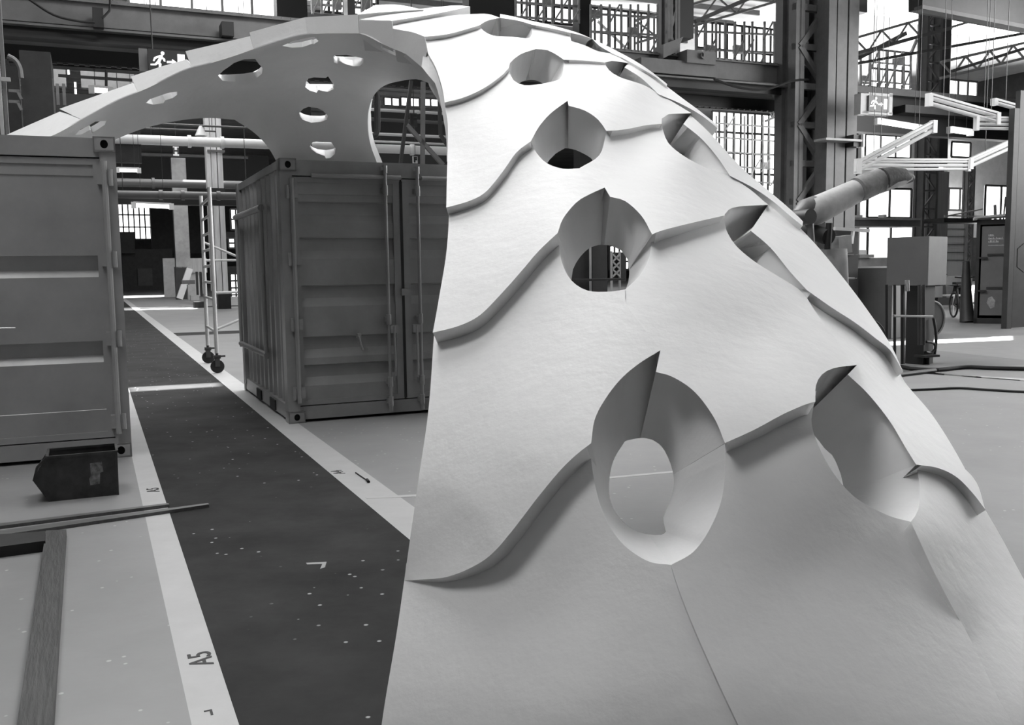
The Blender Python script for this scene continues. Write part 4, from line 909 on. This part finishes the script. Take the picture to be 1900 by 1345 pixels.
def tube_lamp(label, p, q, v, rad=.05, v2=None, group=None, lit=True, body=STEEL_W, n=1):
    a = Vector(on_v(p[0], p[1], v)); b = Vector(on_v(q[0], q[1], v if v2 is None else v2)); r = empty('tube_lamp', HM @ ((a+b)/2)); tag(r, label, 'lamp', group)
    mb = MB(HM); mb.bar(a+Vector((0, 0, rad*1.6)), b+Vector((0, 0, rad*1.6)), rad*2.2, rad*1.0); mb.build('batten', body, r)
    for k in range(n):
        o_ = Vector((0, 0, -k*rad*2.6)); mb = MB(HM); mb.tube([a+o_, b+o_], rad, 10); mb.build('tube', GLOW if lit else body, r)
    for c in (a.lerp(b, .2), a.lerp(b, .8)): mb = MB(HM); mb.tube([c+Vector((0, 0, rad*2)), (c.x, c.y, 14.9)], .008, 5); mb.build('hanger_wire', STEEL_D, r)
    for c in (a, b): mb = MB(HM); d = (b-a).normalized(); mb.box(c-Vector((rad*1.3, rad*1.3, rad*(1.5+(n-1)*2.6))), c+Vector((rad*1.3, rad*1.3, rad*1.9))); mb.build('end_cap', body, r)
tube_lamp('lit fluorescent lamp right under the black beam in the left opening', (248, 381), (318, 384), 34, .06)
tube_lamp('lit fluorescent lamp at the upper left above the thick left pipe', (218, 316), (258, 317), 34, .05)
tube_lamp('lit fluorescent lamp hanging behind the left rim of the vault', (170, 167), (205, 170), 24, .05)
tube_lamp('lit fluorescent lamp directly below the boxed exit sign', (1628, 226), (1714, 240), 20, .05)
tube_lamp('lit fluorescent lamp further right under the dark runway', (1763, 242), (1800, 247), 22, .06)
WB = mat('white_batten', .85, .35)
tube_lamp('long white lamp batten rising from the plated column to the upper right', (1592, 306), (1732, 231), 17, .05, lit=False, body=WB, n=2)
tube_lamp('horizontal triple lamp batten over the robot arm', (1590, 300), (1797, 300), 17, .035, lit=False, body=WB, n=3)
tube_lamp('white lamp batten rising to the right edge', (1800, 300), (1935, 238), 17, .045, lit=False, body=WB, n=2)
tube_lamp('white lamp batten sloping down from the slim lattice column', (1724, 181), (1850, 216), 15, .045, lit=False, body=WB, n=2)
tube_lamp('short triple lamp batten at the right edge under the sloping one', (1812, 222), (1940, 224), 15, .035, lit=False, body=WB, n=3)
tube_lamp('white lamp batten at the upper right edge', (1845, 190), (1945, 218), 15.5, .045, lit=False, body=WB)
one('sign_board', 'small leaning white board beside the lattice column', 'board', STEEL_W, bars=[((1456, 262), (1466, 242), .22)], v=24)

# ---- scaffold tower on castors
sb = ground(404, 690); sr = empty('scaffold_tower', sb); tag(sr, 'aluminium scaffold tower on castors, half behind the dark ribbed container', 'scaffold')
ALU = mat('aluminium', .5, .35, metal=.3, var=.15)
A0 = Vector((ground(404, 692).dot(U), ground(404, 692).dot(V), 0)); A1 = Vector((ground(387, 674).dot(U), ground(387, 674).dot(V), 0)); du = Vector((1.6, .25, 0))
for P_0 in (A0, A1, A0+du, A1+du):
    mb = MB(HM); mb.tube([P_0+Vector((0, 0, .3)), P_0+Vector((0, 0, 2.75))], .03, 10); up_ = mb.build('upright', ALU, sr)
    mb = MB(HM); mb.tube([P_0+Vector((0, -.02, .10)), P_0+Vector((0, .02, .10))], .10, 20); mb.build('castor_wheel', RUBBER, sr)
    mb = MB(HM); mb.box(P_0+Vector((-.035, -.05, .10)), P_0+Vector((.035, -.03, .24))); mb.box(P_0+Vector((-.035, .03, .10)), P_0+Vector((.035, .05, .24))); mb.box(P_0+Vector((-.05, -.05, .22)), P_0+Vector((.05, .05, .27))); mb.tube([P_0+Vector((0, 0, .25)), P_0+Vector((0, 0, .5))], .022, 8); mb.bar(P_0+Vector((0, 0, .25)), P_0+Vector((.12, 0, .25)), .025); mb.build('castor_fork', STEEL_D, sr)
for z in (.62, 1.1, 1.35, 1.6, 1.85, 2.1, 2.35, 2.6): mb = MB(HM); mb.tube([A0+Vector((0, 0, z)), A1+Vector((0, 0, z))], .022, 8); mb.build('rung', ALU, sr)
for a, b in ((A0+Vector((0, 0, .65)), A0+du+Vector((0, 0, 1.25))), (A1+Vector((0, 0, 2.0)), A1+du+Vector((0, 0, 1.3))), (A0+Vector((0, 0, 1.2)), A0+du+Vector((0, 0, 1.2))), (A1+Vector((0, 0, 1.7)), A1+du+Vector((0, 0, 1.7)))):
    mb = MB(HM); mb.tube([a, b], .02, 8); mb.build('brace', ALU, sr)

# ---- distant objects on the floor of the left opening
DARKM = mat('dark_machine', .018, .6, var=.4)
r = root('dark_machine', 'big black machine cabinet below the distant window', 'machine', 270, 540, 88); part(r, 'cabinet', DARKM, [(228, 462, 322, 560, 88, 4)]); part(r, 'upper_casing', DARKM, [(222, 430, 250, 470, 87, 2)]); part(r, 'control_hatch', STEEL_D, [(256, 498, 283, 530, 87.9, .1)])
one('dark_wall_panel', 'black wall panel right of the distant window', 'wall panel', DARKM, [(280, 384, 390, 470, 99, .3)])
r = root('shipping_container', 'pale distant shipping container behind the leaning white board', 'shipping container', 315, 556, 62); part(r, 'door_end', STEEL_L, [(304, 479, 326, 556, 62, .4)]); part(r, 'side_wall', mat('pale_container', .5, .5, var=.2, stretch=(6, 6, .2)), [(326, 479, 384, 506, 62.4, .3), (352, 506, 372, 556, 62.6, .3)])
one('white_board', 'white board leaning against the foot of the distant duct', 'board', STEEL_W, bars=[((333, 554), (352, 498), .3)], v=50)
r = root('floor_cabinet', 'pale floor cabinet right of the leaning board', 'cabinet', 362, 556, 48); part(r, 'body', STEEL_L, [(349, 528, 363, 556, 48, .5)]); part(r, 'top', STEEL_M, [(337, 520, 362, 527, 48, .5)])
one('black_crate', 'low black crate on the floor left of the scaffold feet', 'crate', DARKM, [(361, 560, 380, 573, 42, .5)]); one('upright_board', 'upright white panel standing behind the scaffold tower', 'panel', STEEL_W, [(376, 505, 382, 545, 48, .1)])
one('white_crate', 'small white crate between the cabinet and the scaffold', 'crate', STEEL_L, [(354, 548, 370, 557, 47, .4)])
for i, (x, lab) in enumerate(((364, 'left'), (371, 'right'))): one('door_leaf', 'dark upright door leaf, the %s one behind the white crate' % lab, 'door leaf', DARKM, [(x, 504, x+4, 550, 50, .1)])
r = root('dark_shelf_unit', 'dark shelving seen between scaffold and ribbed container', 'shelving', 430, 570, 40); part(r, 'shelf', STEEL_D, [(402, 430, 450, 441, 40, .5)]); part(r, 'shelf', STEEL_D, [(402, 494, 450, 506, 40, .5)]); part(r, 'cabinet', DARKM, [(404, 506, 428, 575, 40, .5)])
# left middle: black machinery between post and rim
r = root('overhead_crane_cabin', 'black crane cabin hanging behind the left rim of the vault', 'crane cabin', 60, 250, 21); part(r, 'cabin', DARKM, [(40, 95, 98, 250, 21, 1.5)]); part(r, 'beam', DARKM, [(16, 92, 260, 124, 23.9, .4)]); part(r, 'rear_housing', DARKM, [(10, 120, 40, 300, 30, .5)])
mb = MB(HM); q = cr([(14, 104), (28, 112), (36, 126), (39, 145)], 5); mb.tube([on_v(p.x, p.y, 20.5) for p in q], .05, 8); mb.build('curved_pipe', STEEL_M, r)
for x, y in ((16, 168), (16, 188)): part(r, 'step_bracket', STEEL_M, bars=[((x, y), (x+20, y+1), .05, 20.4), ((x+16, y), (x+24, y+16), .05, 20.4)])
r = root('control_room', 'far control room with lit openings behind the left rim', 'control room', 170, 200, 34); part(r, 'wall', STEEL_L, [(98, 122, 122, 160, 34, .3), (150, 126, 250, 165, 34.5, .3)]); part(r, 'frame', STEEL_M, [(104, 155, 110, 195, 33.8, .2), (116, 155, 122, 195, 33.8, .2)]); part(r, 'handrail', STEEL_B, bars=[((108, 140), (245, 149), .08, 32), ((197, 90), (197, 172), .08, 31)])
window_v(124, 126, 130, 140, 33, 1, 1, .03); window_v(137, 152, 143, 176, 33, 1, 2, .03)
one('dark_wall_panel', 'black wall filling the lower part behind the left rim', 'wall panel', DARKM, [(96, 176, 260, 300, 36, .3)])

# ================================================================== the right side of the hall
# ---- small robot arm dressed in a pale cover
COVER = mat('pale_cover_fabric', .42, .7, var=.15, vscale=5, bump=.3, bscale=8)
ra = root('robot_arm', 'robot arm in a pale fabric cover reaching up behind the right edge of the vault', 'robot arm', 1530, 560, 11)
def T3(pts, rs, name, m, par, v=11, n=16):
    mb = MB(HM); mb.tube([on_v(x, y, v) for x, y in pts], rs, n); return mb.build(name, m, par, 50)
k = 11.0
mb = MB(HM); q = on_v(1532, 560, k); mb.tube([(q[0], k, .02), (q[0], k, .30), (q[0]+.01, k, .9), (q[0], k, 1.40), (q[0], k, 1.72)], [.42, .36, .33, .31, .29], 24); mb.build('covered_base', COVER, ra, 60)
mb = MB(HM); a = on_v(1507, 470, k-.28); b = on_v(1503, 410, k-.28); c = on_v(1522, 400, k-.28); mb.tube([a, b], .05, 10); mb.build('fork_plate', STEEL_M, ra)
mb = MB(HM); a = on_v(1562, 470, k-.1); b = on_v(1560, 438, k-.1); mb.bar(a, b, .17, .25); mb.build('fork_plate', COVER, ra)
mb = MB(HM); a = on_v(1500, 402, k-.3); mb.tube([(a[0], k-.35, a[2]), (a[0], k+.20, a[2])], .11, 24); mb.build('shoulder_joint', STEEL_D, ra)
mb = MB(HM); a = on_v(1529, 440, k-.2); mb.tube([(a[0], k-.30, a[2]), (a[0], k+.2, a[2]+.12)], .12, 16); mb.tube([(a[0]-.02, k-.3, a[2]-.18), (a[0], k-.3, a[2]+.2)], .05, 10); mb.build('motor', RUBBER, ra)
T3([(1478, 402), (1494, 388), (1512, 383)], [.10, .15, .16], 'rear_sleeve', STEEL_M, ra)
T3([(1496, 404), (1510, 392), (1540, 378), (1575, 361), (1598, 350)], [.15, .215, .20, .185, .175], 'upper_arm_cover', COVER, ra, 11, 24)
T3([(1590, 352), (1600, 348), (1622, 339), (1640, 333)], [.185, .20, .19, .19], 'elbow_cuff', mat('cover_grey', .22, .7, var=.3, vscale=6, bump=.3), ra, 10.95)
T3([(1635, 334), (1655, 328), (1675, 328), (1692, 331)], [.18, .15, .13, .06], 'hose_bundle', mat('hose_dark', .05, .7, var=.5, vscale=8, bump=.4), ra, 10.9)
T3([(1640, 345), (1655, 342), (1672, 337), (1690, 330)], [.08, .07, .07, .04], 'lower_hose', COVER, ra, 10.85)

# ---- machine of dark boxes behind the arm
r = root('machine_tool', 'dark machine of stacked boxes right behind the robot arm', 'machine', 1570, 590, 14.5)
BOXD = mat('machine_paint', .03, .5, var=.2)
for nm, rc in (('control_head', (1550, 425, 1592, 472, 14.2, .5)), ('middle_housing', (1556, 473, 1592, 516, 14.3, .6)), ('rear_housing', (1541, 473, 1557, 560, 14.6, .5)), ('lower_housing', (1560, 517, 1592, 562, 14.3, .6)), ('pedestal', (1545, 560, 1600, 640, 14.6, .7))):
    mb = MB(HM); vb(mb, *rc[:4], rc[4], rc[5]); o = mb.build(nm, BOXD, r)
part(r, 'white_strip', STEEL_W, bars=[((1583, 428), (1580, 452), .05, 14.1)]); part(r, 'handle', STEEL_M, tubes=[((1566, 516), (1585, 516), .02, 14.15)])
part(r, 'top_rail', STEEL_L, bars=[((1548, 424), (1612, 428), .06, 14.1)])
one('exit_sign', 'tiny pale exit sign panel in the distance right of the machine', 'sign', STEEL_L, [(1594, 464, 1608, 472, 24, .05)])
one('low_cabinet', 'light box behind the large grey cabinet, below the bright window', 'cabinet', STEEL_L, [(1594, 478, 1650, 504, 27, .5), (1596, 472, 1622, 478, 26.8, .3)])
r = root('machine_cabinet', 'large flat grey machine cabinet standing behind the black post', 'cabinet', 1620, 625, 15.3)
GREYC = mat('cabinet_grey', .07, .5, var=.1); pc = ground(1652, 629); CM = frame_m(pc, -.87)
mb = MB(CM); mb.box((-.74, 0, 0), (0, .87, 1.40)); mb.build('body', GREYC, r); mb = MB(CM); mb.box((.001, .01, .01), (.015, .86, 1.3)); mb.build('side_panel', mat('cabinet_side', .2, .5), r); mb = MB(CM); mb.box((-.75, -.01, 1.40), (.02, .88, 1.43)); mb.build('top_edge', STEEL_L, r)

# ---- control box on a black post with pipes and a stand
r = root('control_post', 'grey control box on a thick black post with conduits, right of the machine cabinet', 'control cabinet', 1702, 679, 10.9)
g = ground(1700, 679); gu, gv = g.dot(U), g.dot(V)
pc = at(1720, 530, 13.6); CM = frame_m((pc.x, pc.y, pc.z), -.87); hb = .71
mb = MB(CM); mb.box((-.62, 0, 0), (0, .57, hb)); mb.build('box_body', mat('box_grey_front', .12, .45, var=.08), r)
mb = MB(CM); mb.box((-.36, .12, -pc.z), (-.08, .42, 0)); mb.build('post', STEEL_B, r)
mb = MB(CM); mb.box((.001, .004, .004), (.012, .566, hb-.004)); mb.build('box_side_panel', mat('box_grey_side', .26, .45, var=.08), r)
for x, w_ in ((1645, .02), (1660, .02), (1674, .022), (1677, .012), (1706, .025), (1714, .02)): part(r, 'conduit', RUBBER if x < 1700 else STEEL_D, tubes=[((x, 528), (x, 675 if x < 1700 else 640), w_, gv-.18)])
part(r, 'conduit_bracket', GALV, tubes=[((1658, 586), (1730, 587), .018, gv-.25)]); part(r, 'clamp', GALV, tubes=[((1683, 520), (1684, 540), .03, gv-.2)])
part(r, 'glow_label', STEEL_W, [(1677, 531, 1684, 536, gv-.1, .05)])
g2 = ground(1722, 676)
r = root('stand', 'thin black stand with a curved arm and foot plate right of the control post', 'stand', 1722, 676, g2.dot(V)); v0 = g2.dot(V)
part(r, 'leg', RUBBER, tubes=[((1721, 660), (1721, 678), .03, v0)]); part(r, 'foot_plate', RUBBER, [(1716, 659, 1744, 663, v0-.1, .2)])
mb = MB(HM); q = cr([(1732, 590), (1737, 620), (1736, 645), (1733, 662)], 6); mb.tube([on_v(p.x, p.y, v0) for p in q], .02, 8); mb.build('curved_arm', STEEL_D, r)
mb = MB(HM); q = cr([(1719, 634), (1733, 637), (1735, 648), (1728, 655), (1718, 653)], 5); mb.tube([on_v(p.x, p.y, v0) for p in q], .018, 8); mb.build('ring_bracket', STEEL_D, r)
g3 = ground(1735, 624); v1 = g3.dot(V)
r = root('cable_reel', 'large dark round cable reel standing behind the control post', 'cable reel', 1730, 622, v1)
a = on_v(1728, 586, v1); rad = .36
mb = MB(HM); mb.tube([(a[0], v1, rad), (a[0], v1+.05, rad)], rad, 32); mb.build('flange', STEEL_D, r); mb = MB(HM); mb.tube([(a[0]+.05, v1+.05, rad), (a[0]+.05, v1+.3, rad)], rad*.9, 32); mb.build('drum', STEEL_B, r); mb = MB(HM); mb.tube([(a[0]+.1, v1+.3, rad), (a[0]+.1, v1+.35, rad)], rad, 32); mb.build('flange', STEEL_D, r)
mb = MB(HM); n = 28; mb.tube([(a[0]+math.cos(2*math.pi*i/n)*rad*1.0, v1-.01, rad+math.sin(2*math.pi*i/n)*rad*1.0) for i in range(n+1)], .018, 8, cap=False); mb.build('rim', STEEL_M, r)
# bent wire near the machine cabinet
mb = MB(HM); q = cr([(1606, 590), (1622, 594), (1636, 606), (1644, 624), (1645, 640)], 6); mb.tube([on_v(p.x, p.y, 10.8) for p in q], .012, 6); tag(mb.build('hose', RUBBER), 'thin curved black hose in front of the grey machine cabinet', 'hose')

# ---- end container on the right with door, small writing
g4 = ground(1806, 600); v4 = g4.dot(V)
r = root('shipping_container', 'dark end container at the right with small white lettering, next to the steel post', 'shipping container', 1840, 604, v4)
CD = mat('container_dark', .15, .5, var=.15, vscale=2, bump=.1); y0 = v4
ua = g4.dot(U); ub = on_v(1880, 603, v4)[0]; zt = on_v(1840, 428, v4)[2]
EM = frame_m(g4, -.50); ew = 1.22; zt = 2.48
mb = MB(EM); D_ = 2.4; mb.box((0, .1, .02), (ew, D_, .12)); mb.box((0, .1, zt-.1), (ew, D_, zt)); mb.box((0, 0, .02), (.08, .15, zt)); mb.box((ew-.06, 0, .02), (ew, .15, zt)); mb.box((0, 0, zt-.1), (ew, .15, zt+.02)); mb.box((0, 0, 0), (ew, .15, .13)); mb.box((0, .15, .1), (.05, D_, zt-.05)); mb.box((ew-.05, .15, .1), (ew, D_, zt-.05)); mb.box((0, D_-.1, .1), (ew, D_, zt)); mb.build('frame', STEEL_D, r)
mb = MB(EM); mb.box((.12, .03, .2), (ew-.09, .08, zt-.14)); d = mb.build('door', CD, r)
for z in (.34, .66): mb = MB(EM); zz = zt*z; mb.box((.25, 0, zz), (ew-.1, .03, zz+.045)); mb.box((.02, -.03, zz-.07), (.25, .02, zz-.03)); mb.build('door_bar', STEEL_D, d)
mb = MB(EM); mb.box((ew-.3, -.04, .78), (ew-.05, .02, .92)); mb.build('door_lock', RUBBER, d)
mb = MB(EM); mb.prism([(-.1, .3, zt+.02), (-.05, -.15, zt+.05), (ew+.2, -.25, zt+.12), (ew+.3, .6, zt+.12)], (0, 0, 0), (0, 0, .05)); mb.build('roof_sheet', STEEL_L, r)
WH = mat('white_print', .6, .6)
random.seed(5)
for i, (n_, hh_) in enumerate(((4, .05), (10, .055), (7, .055), (11, .02))):     # four lines of print too small to read
    mb = MB(EM); x = .26; z = 2.10-i*.075
    mb.box((x, .0265, z), (x+n_*.032, .028, z+.008))
    for k in range(n_): mb.box((x+.003, .026, z), (x+.012+random.random()*.012, .028, z+hh_*random.uniform(.6, 1))); x += .032
    mb.build('lettering', WH, d)
mb = MB(EM); mb.prism([(.30, .026, .62), (.38, .026, .66), (.46, .026, .55), (.44, .026, .40), (.36, .026, .36), (.27, .026, .5)], (0, 0, 0), (0, .003, 0)); mb.build('paint_stain', mat('stain', .32, .7, var=.5, vscale=9), d)

# ---- shutter door, scooter, bicycle, pallet of goods in the distance
r = root('shutter_door', 'pale roller shutter door in the distance behind the control box', 'shutter', 1770, 515, 30)
SH = mat('shutter_sheet', .8, .5, var=.06, vscale=2, stretch=(20, 1, .2))
mb = MB(HM); vb(mb, 1752, 414, 1791, 574, 30, .1); mb.build('curtain', SH, r)
for y in (424, 438, 453, 468, 482): part(r, 'slat_rail', STEEL_M, [(1752, y, 1791, y+1.2, 29.95, .05)])
part(r, 'door_post', STEEL_L, [(1790, 410, 1794, 575, 29.9, .2)])
def wheel(mb, c, rad, ax=(0, 1, 0), t=.025, n=24):
    A_ = Vector(ax).normalized(); x = A_.cross(Vector((0, 0, 1))); mb.tube([Vector(c)+x*rad*math.cos(2*math.pi*i/n)+Vector((0, 0, rad*math.sin(2*math.pi*i/n))) for i in range(n+1)], t, 6, cap=False)
g5 = ground(1785, 592); r = root('bicycle', 'black bicycle leaning beside the end container', 'bicycle', 1785, 592, g5.dot(V)); vb0 = g5.dot(V); ub0 = g5.dot(U)
for dx in (-.15, .75):
    mb = MB(HM); wheel(mb, (ub0+dx*.5, vb0+dx*.8, .35), .33, (-.8, .5, 0)); mb.build('wheel', RUBBER, r)
W0 = Vector((ub0-.075, vb0-.12, .35)); W1 = Vector((ub0+.375, vb0+.6, .35)); hd = W0+Vector((.02, .05, .55)); st = W1+Vector((-.12, -.2, .45)); bb = (W0+W1)/2+Vector((.02, 0, -.08))
for a, b, nm in ((W0, hd, 'fork'), (hd, st, 'top_tube'), (hd, bb, 'down_tube'), (bb, st, 'seat_tube'), (bb, W1, 'chain_stay'), (W1, st, 'seat_stay')): mb = MB(HM); mb.tube([a, b], .02, 8); mb.build(nm, STEEL_D, r)
mb = MB(HM); mb.tube([hd, hd+Vector((0, 0, .18))], .015, 8); mb.tube([hd+Vector((-.22, .1, .2)), hd+Vector((0, 0, .18)), hd+Vector((.25, -.1, .2))], .018, 8); mb.build('handlebar', STEEL_D, r)
mb = MB(HM); mb.box(st+Vector((-.12, -.06, .1)), st+Vector((.1, .06, .16))); mb.tube([st, st+Vector((0, 0, .12))], .015, 8); mb.build('saddle', RUBBER, r)
g6 = ground(1760, 572); r = root('scooter', 'dark scooter parked left of the bicycle in the distance', 'scooter', 1760, 572, g6.dot(V)); u6, v6 = g6.dot(U), g6.dot(V)
mb = MB(HM); mb.prism([(u6-.5, v6, .25), (u6-.35, v6, 1.0), (u6-.2, v6, 1.05), (u6-.1, v6, .35), (u6+.5, v6, .3), (u6+.6, v6, .7), (u6+.1, v6, .75), (u6+.9, v6, .75), (u6+.8, v6, .15), (u6-.3, v6, .12)], (0, 0, 0), (0, .35, 0)); mb.build('body', RUBBER, r)
for dx in (-.45, .7): mb = MB(HM); mb.tube([(u6+dx, v6+.1, .22), (u6+dx, v6+.22, .22)], .22, 20); mb.build('wheel', RUBBER, r)
mb = MB(HM); mb.tube([(u6-.3, v6-.15, 1.1), (u6-.25, v6+.17, 1.15), (u6-.3, v6+.5, 1.1)], .02, 8); mb.build('handlebar', STEEL_D, r)
g7 = ground(1778, 585); one('bench', 'small pale bench table beside the bicycle', 'table', STEEL_L, [(1768, 547, 1798, 549.5, g7.dot(V), .4)], bars=[((1770, 549), (1767, 590), .03, g7.dot(V)), ((1792, 549), (1796, 588), .03, g7.dot(V))])
one('packed_goods', 'pale wrapped goods stacked in front of the shutter door', 'package', STEEL_W, [(1751, 513, 1804, 530, 25, .6)]); one('storage_cupboard', 'low pale cupboard under the wrapped goods', 'cupboard', STEEL_L, [(1754, 530, 1800, 562, 25, .5)])
one('white_sheet', 'white sheet hanging behind the cable reel', 'sheet', STEEL_W, [(1722, 531, 1749, 552, 17, .03)])
g8 = ground(1795, 598); mb = MB(HM); a = Vector((g8.dot(U), g8.dot(V), 0)); mb.tube([a, a+Vector((.05, .1, .5)), a+Vector((.12, .2, 1.5))], [.18, .14, .08], 14); tag(mb.build('wrapped_parasol', STEEL_D), 'dark rolled bundle standing against the end container', 'bundle')
r = root('mezzanine', 'steel mezzanine walkway in front of the bright windows at the right', 'mezzanine', 1650, 410, 28); part(r, 'deck', GIR, [(1582, 408, 1708, 420, 28, 1.2)]); part(r, 'deck_edge', STEEL_L, [(1582, 404, 1708, 408, 27.9, .2)]); part(r, 'goods', STEEL_W, [(1590, 399, 1600, 404, 28.3, .3), (1640, 398, 1645, 404, 28.3, .3)])
r = root('mezzanine', 'steel walkway with handrail left of the end container', 'mezzanine', 1800, 410, 27); part(r, 'deck', STEEL_D, [(1752, 405, 1840, 413, 27, 1.0)]); part(r, 'handrail', STEEL_L, bars=[((1752, 402), (1822, 388), .05, 26.9), ((1752, 400), (1840, 402), .05, 26.9), ((1846, 380), (1847, 412), .08, 26.9)])
one('tripod', 'thin dark tripod standing on the end container', 'tripod', STEEL_M, bars=[((1866, 365), (1860, 425), .04, 24.5), ((1868, 365), (1882, 425), .04, 24.5)]); one('wall_panel', 'pale wall panel around the windows at the right', 'wall panel', mat('pale_wall', .45, .6, var=.1), [(1596, 240, 1706, 520, 33.6, .2)])
one('wall_panel', 'pale wall panel behind the walkway and slim lattice', 'wall panel', mat('pale_wall', .45, .6, var=.1), [(1757, 235, 1900, 440, 36.5, .2)])

# ---- cables and rod on the floor
def floor_cable(name, label, pts, rad, m=RUBBER, cat='cable'):
    q = cr(pts, 14); mb = MB(); mb.tube([ground(p.x, p.y, rad) for p in q], rad, 8); tag(mb.build(name, m), label, cat)
floor_cable('floor_cable', 'thick black cable along the floor past the control post', [(1672, 680), (1690, 684), (1740, 686), (1790, 681), (1850, 683), (1990, 686)], .028)
floor_cable('floor_cable', 'thinner black cable on the floor, nearer than the thick one', [(1680, 724), (1730, 722), (1780, 720), (1830, 723), (1900, 727), (1990, 730)], .014)
floor_cable('steel_rod', 'dark rod lying on the floor at the right edge of the vault', [(1660, 696), (1700, 691), (1735, 687)], .03, STEEL_D, 'rod')
# ---- things seen through the second hole of the vault
r = root('equipment_cabinet', 'black equipment cabinet with a pale edge, seen through an oval hole of the vault', 'cabinet', 1098, 545, 15); part(r, 'body', DARKM, [(1040, 440, 1096, 690, 15, .6)]); part(r, 'pale_edge', STEEL_L, [(1095.5, 440, 1097.5, 540, 14.95, .1)]); part(r, 'door', STEEL_D, [(1099, 440, 1127, 545, 15.1, .4)]); part(r, 'shelf', STEEL_B, [(1068, 517, 1160, 521, 14.6, .3)])
r = root('lattice_mast', 'pale lattice mast seen through the second oval hole of the vault', 'mast', 1145, 520, 26); part(r, 'panel', STEEL_D, [(1134, 468, 1162, 522, 26, .1)])
for i in range(3):
    part(r, 'brace', STEEL_L, bars=[((1137, 472+i*14), (1150, 485+i*14), .05, 25.9)]); part(r, 'brace', STEEL_L, bars=[((1150, 472+i*14), (1137, 485+i*14), .05, 25.9)])
part(r, 'upright', STEEL_L, [(1135, 466, 1137, 640, 25.9, .08)]); part(r, 'upright', STEEL_L, [(1150, 466, 1152, 640, 25.9, .08)])

# ---- groups for repeated things
GR = {'tube_lamp': 'fluorescent lamps and battens', 'pipe': 'pipes crossing behind the vault', 'steel_racking': 'racking against the windows', 'roof_truss': 'roof trusses', 'letter_sign': 'letter signs', 'steel_bar': 'steel bars on the floor', 'timber_beam': 'timber beams on the floor', 'scaffold_rod': 'rods in the right opening', 'black_beam': 'black beams behind the openings', 'lattice_column': 'lattice columns', 'plated_column': 'plated columns', 'shipping_container': 'shipping containers', 'exit_sign': 'exit signs', 'floor_cable': 'cables on the floor', 'sagging_cable': 'cables sagging from the girder', 'crane_runway': 'crane runway girders', 'tie_rod': 'roof tie rods', 'mezzanine': 'mezzanine walkways', 'wall_panel': 'wall panels', 'ventilation_duct': 'ventilation ducts', 'steel_post': 'steel posts', 'roof_girder': 'roof girders', 'dark_wall_panel': 'dark wall panels', 'door_leaf': 'door leaves'}
for o in S.objects:
    if o.parent is None and o.get('label'):
        b = o.name.split('.')[0]
        if b in GR: o['group'] = GR[b]
    if '_o' in o: del o['_o']
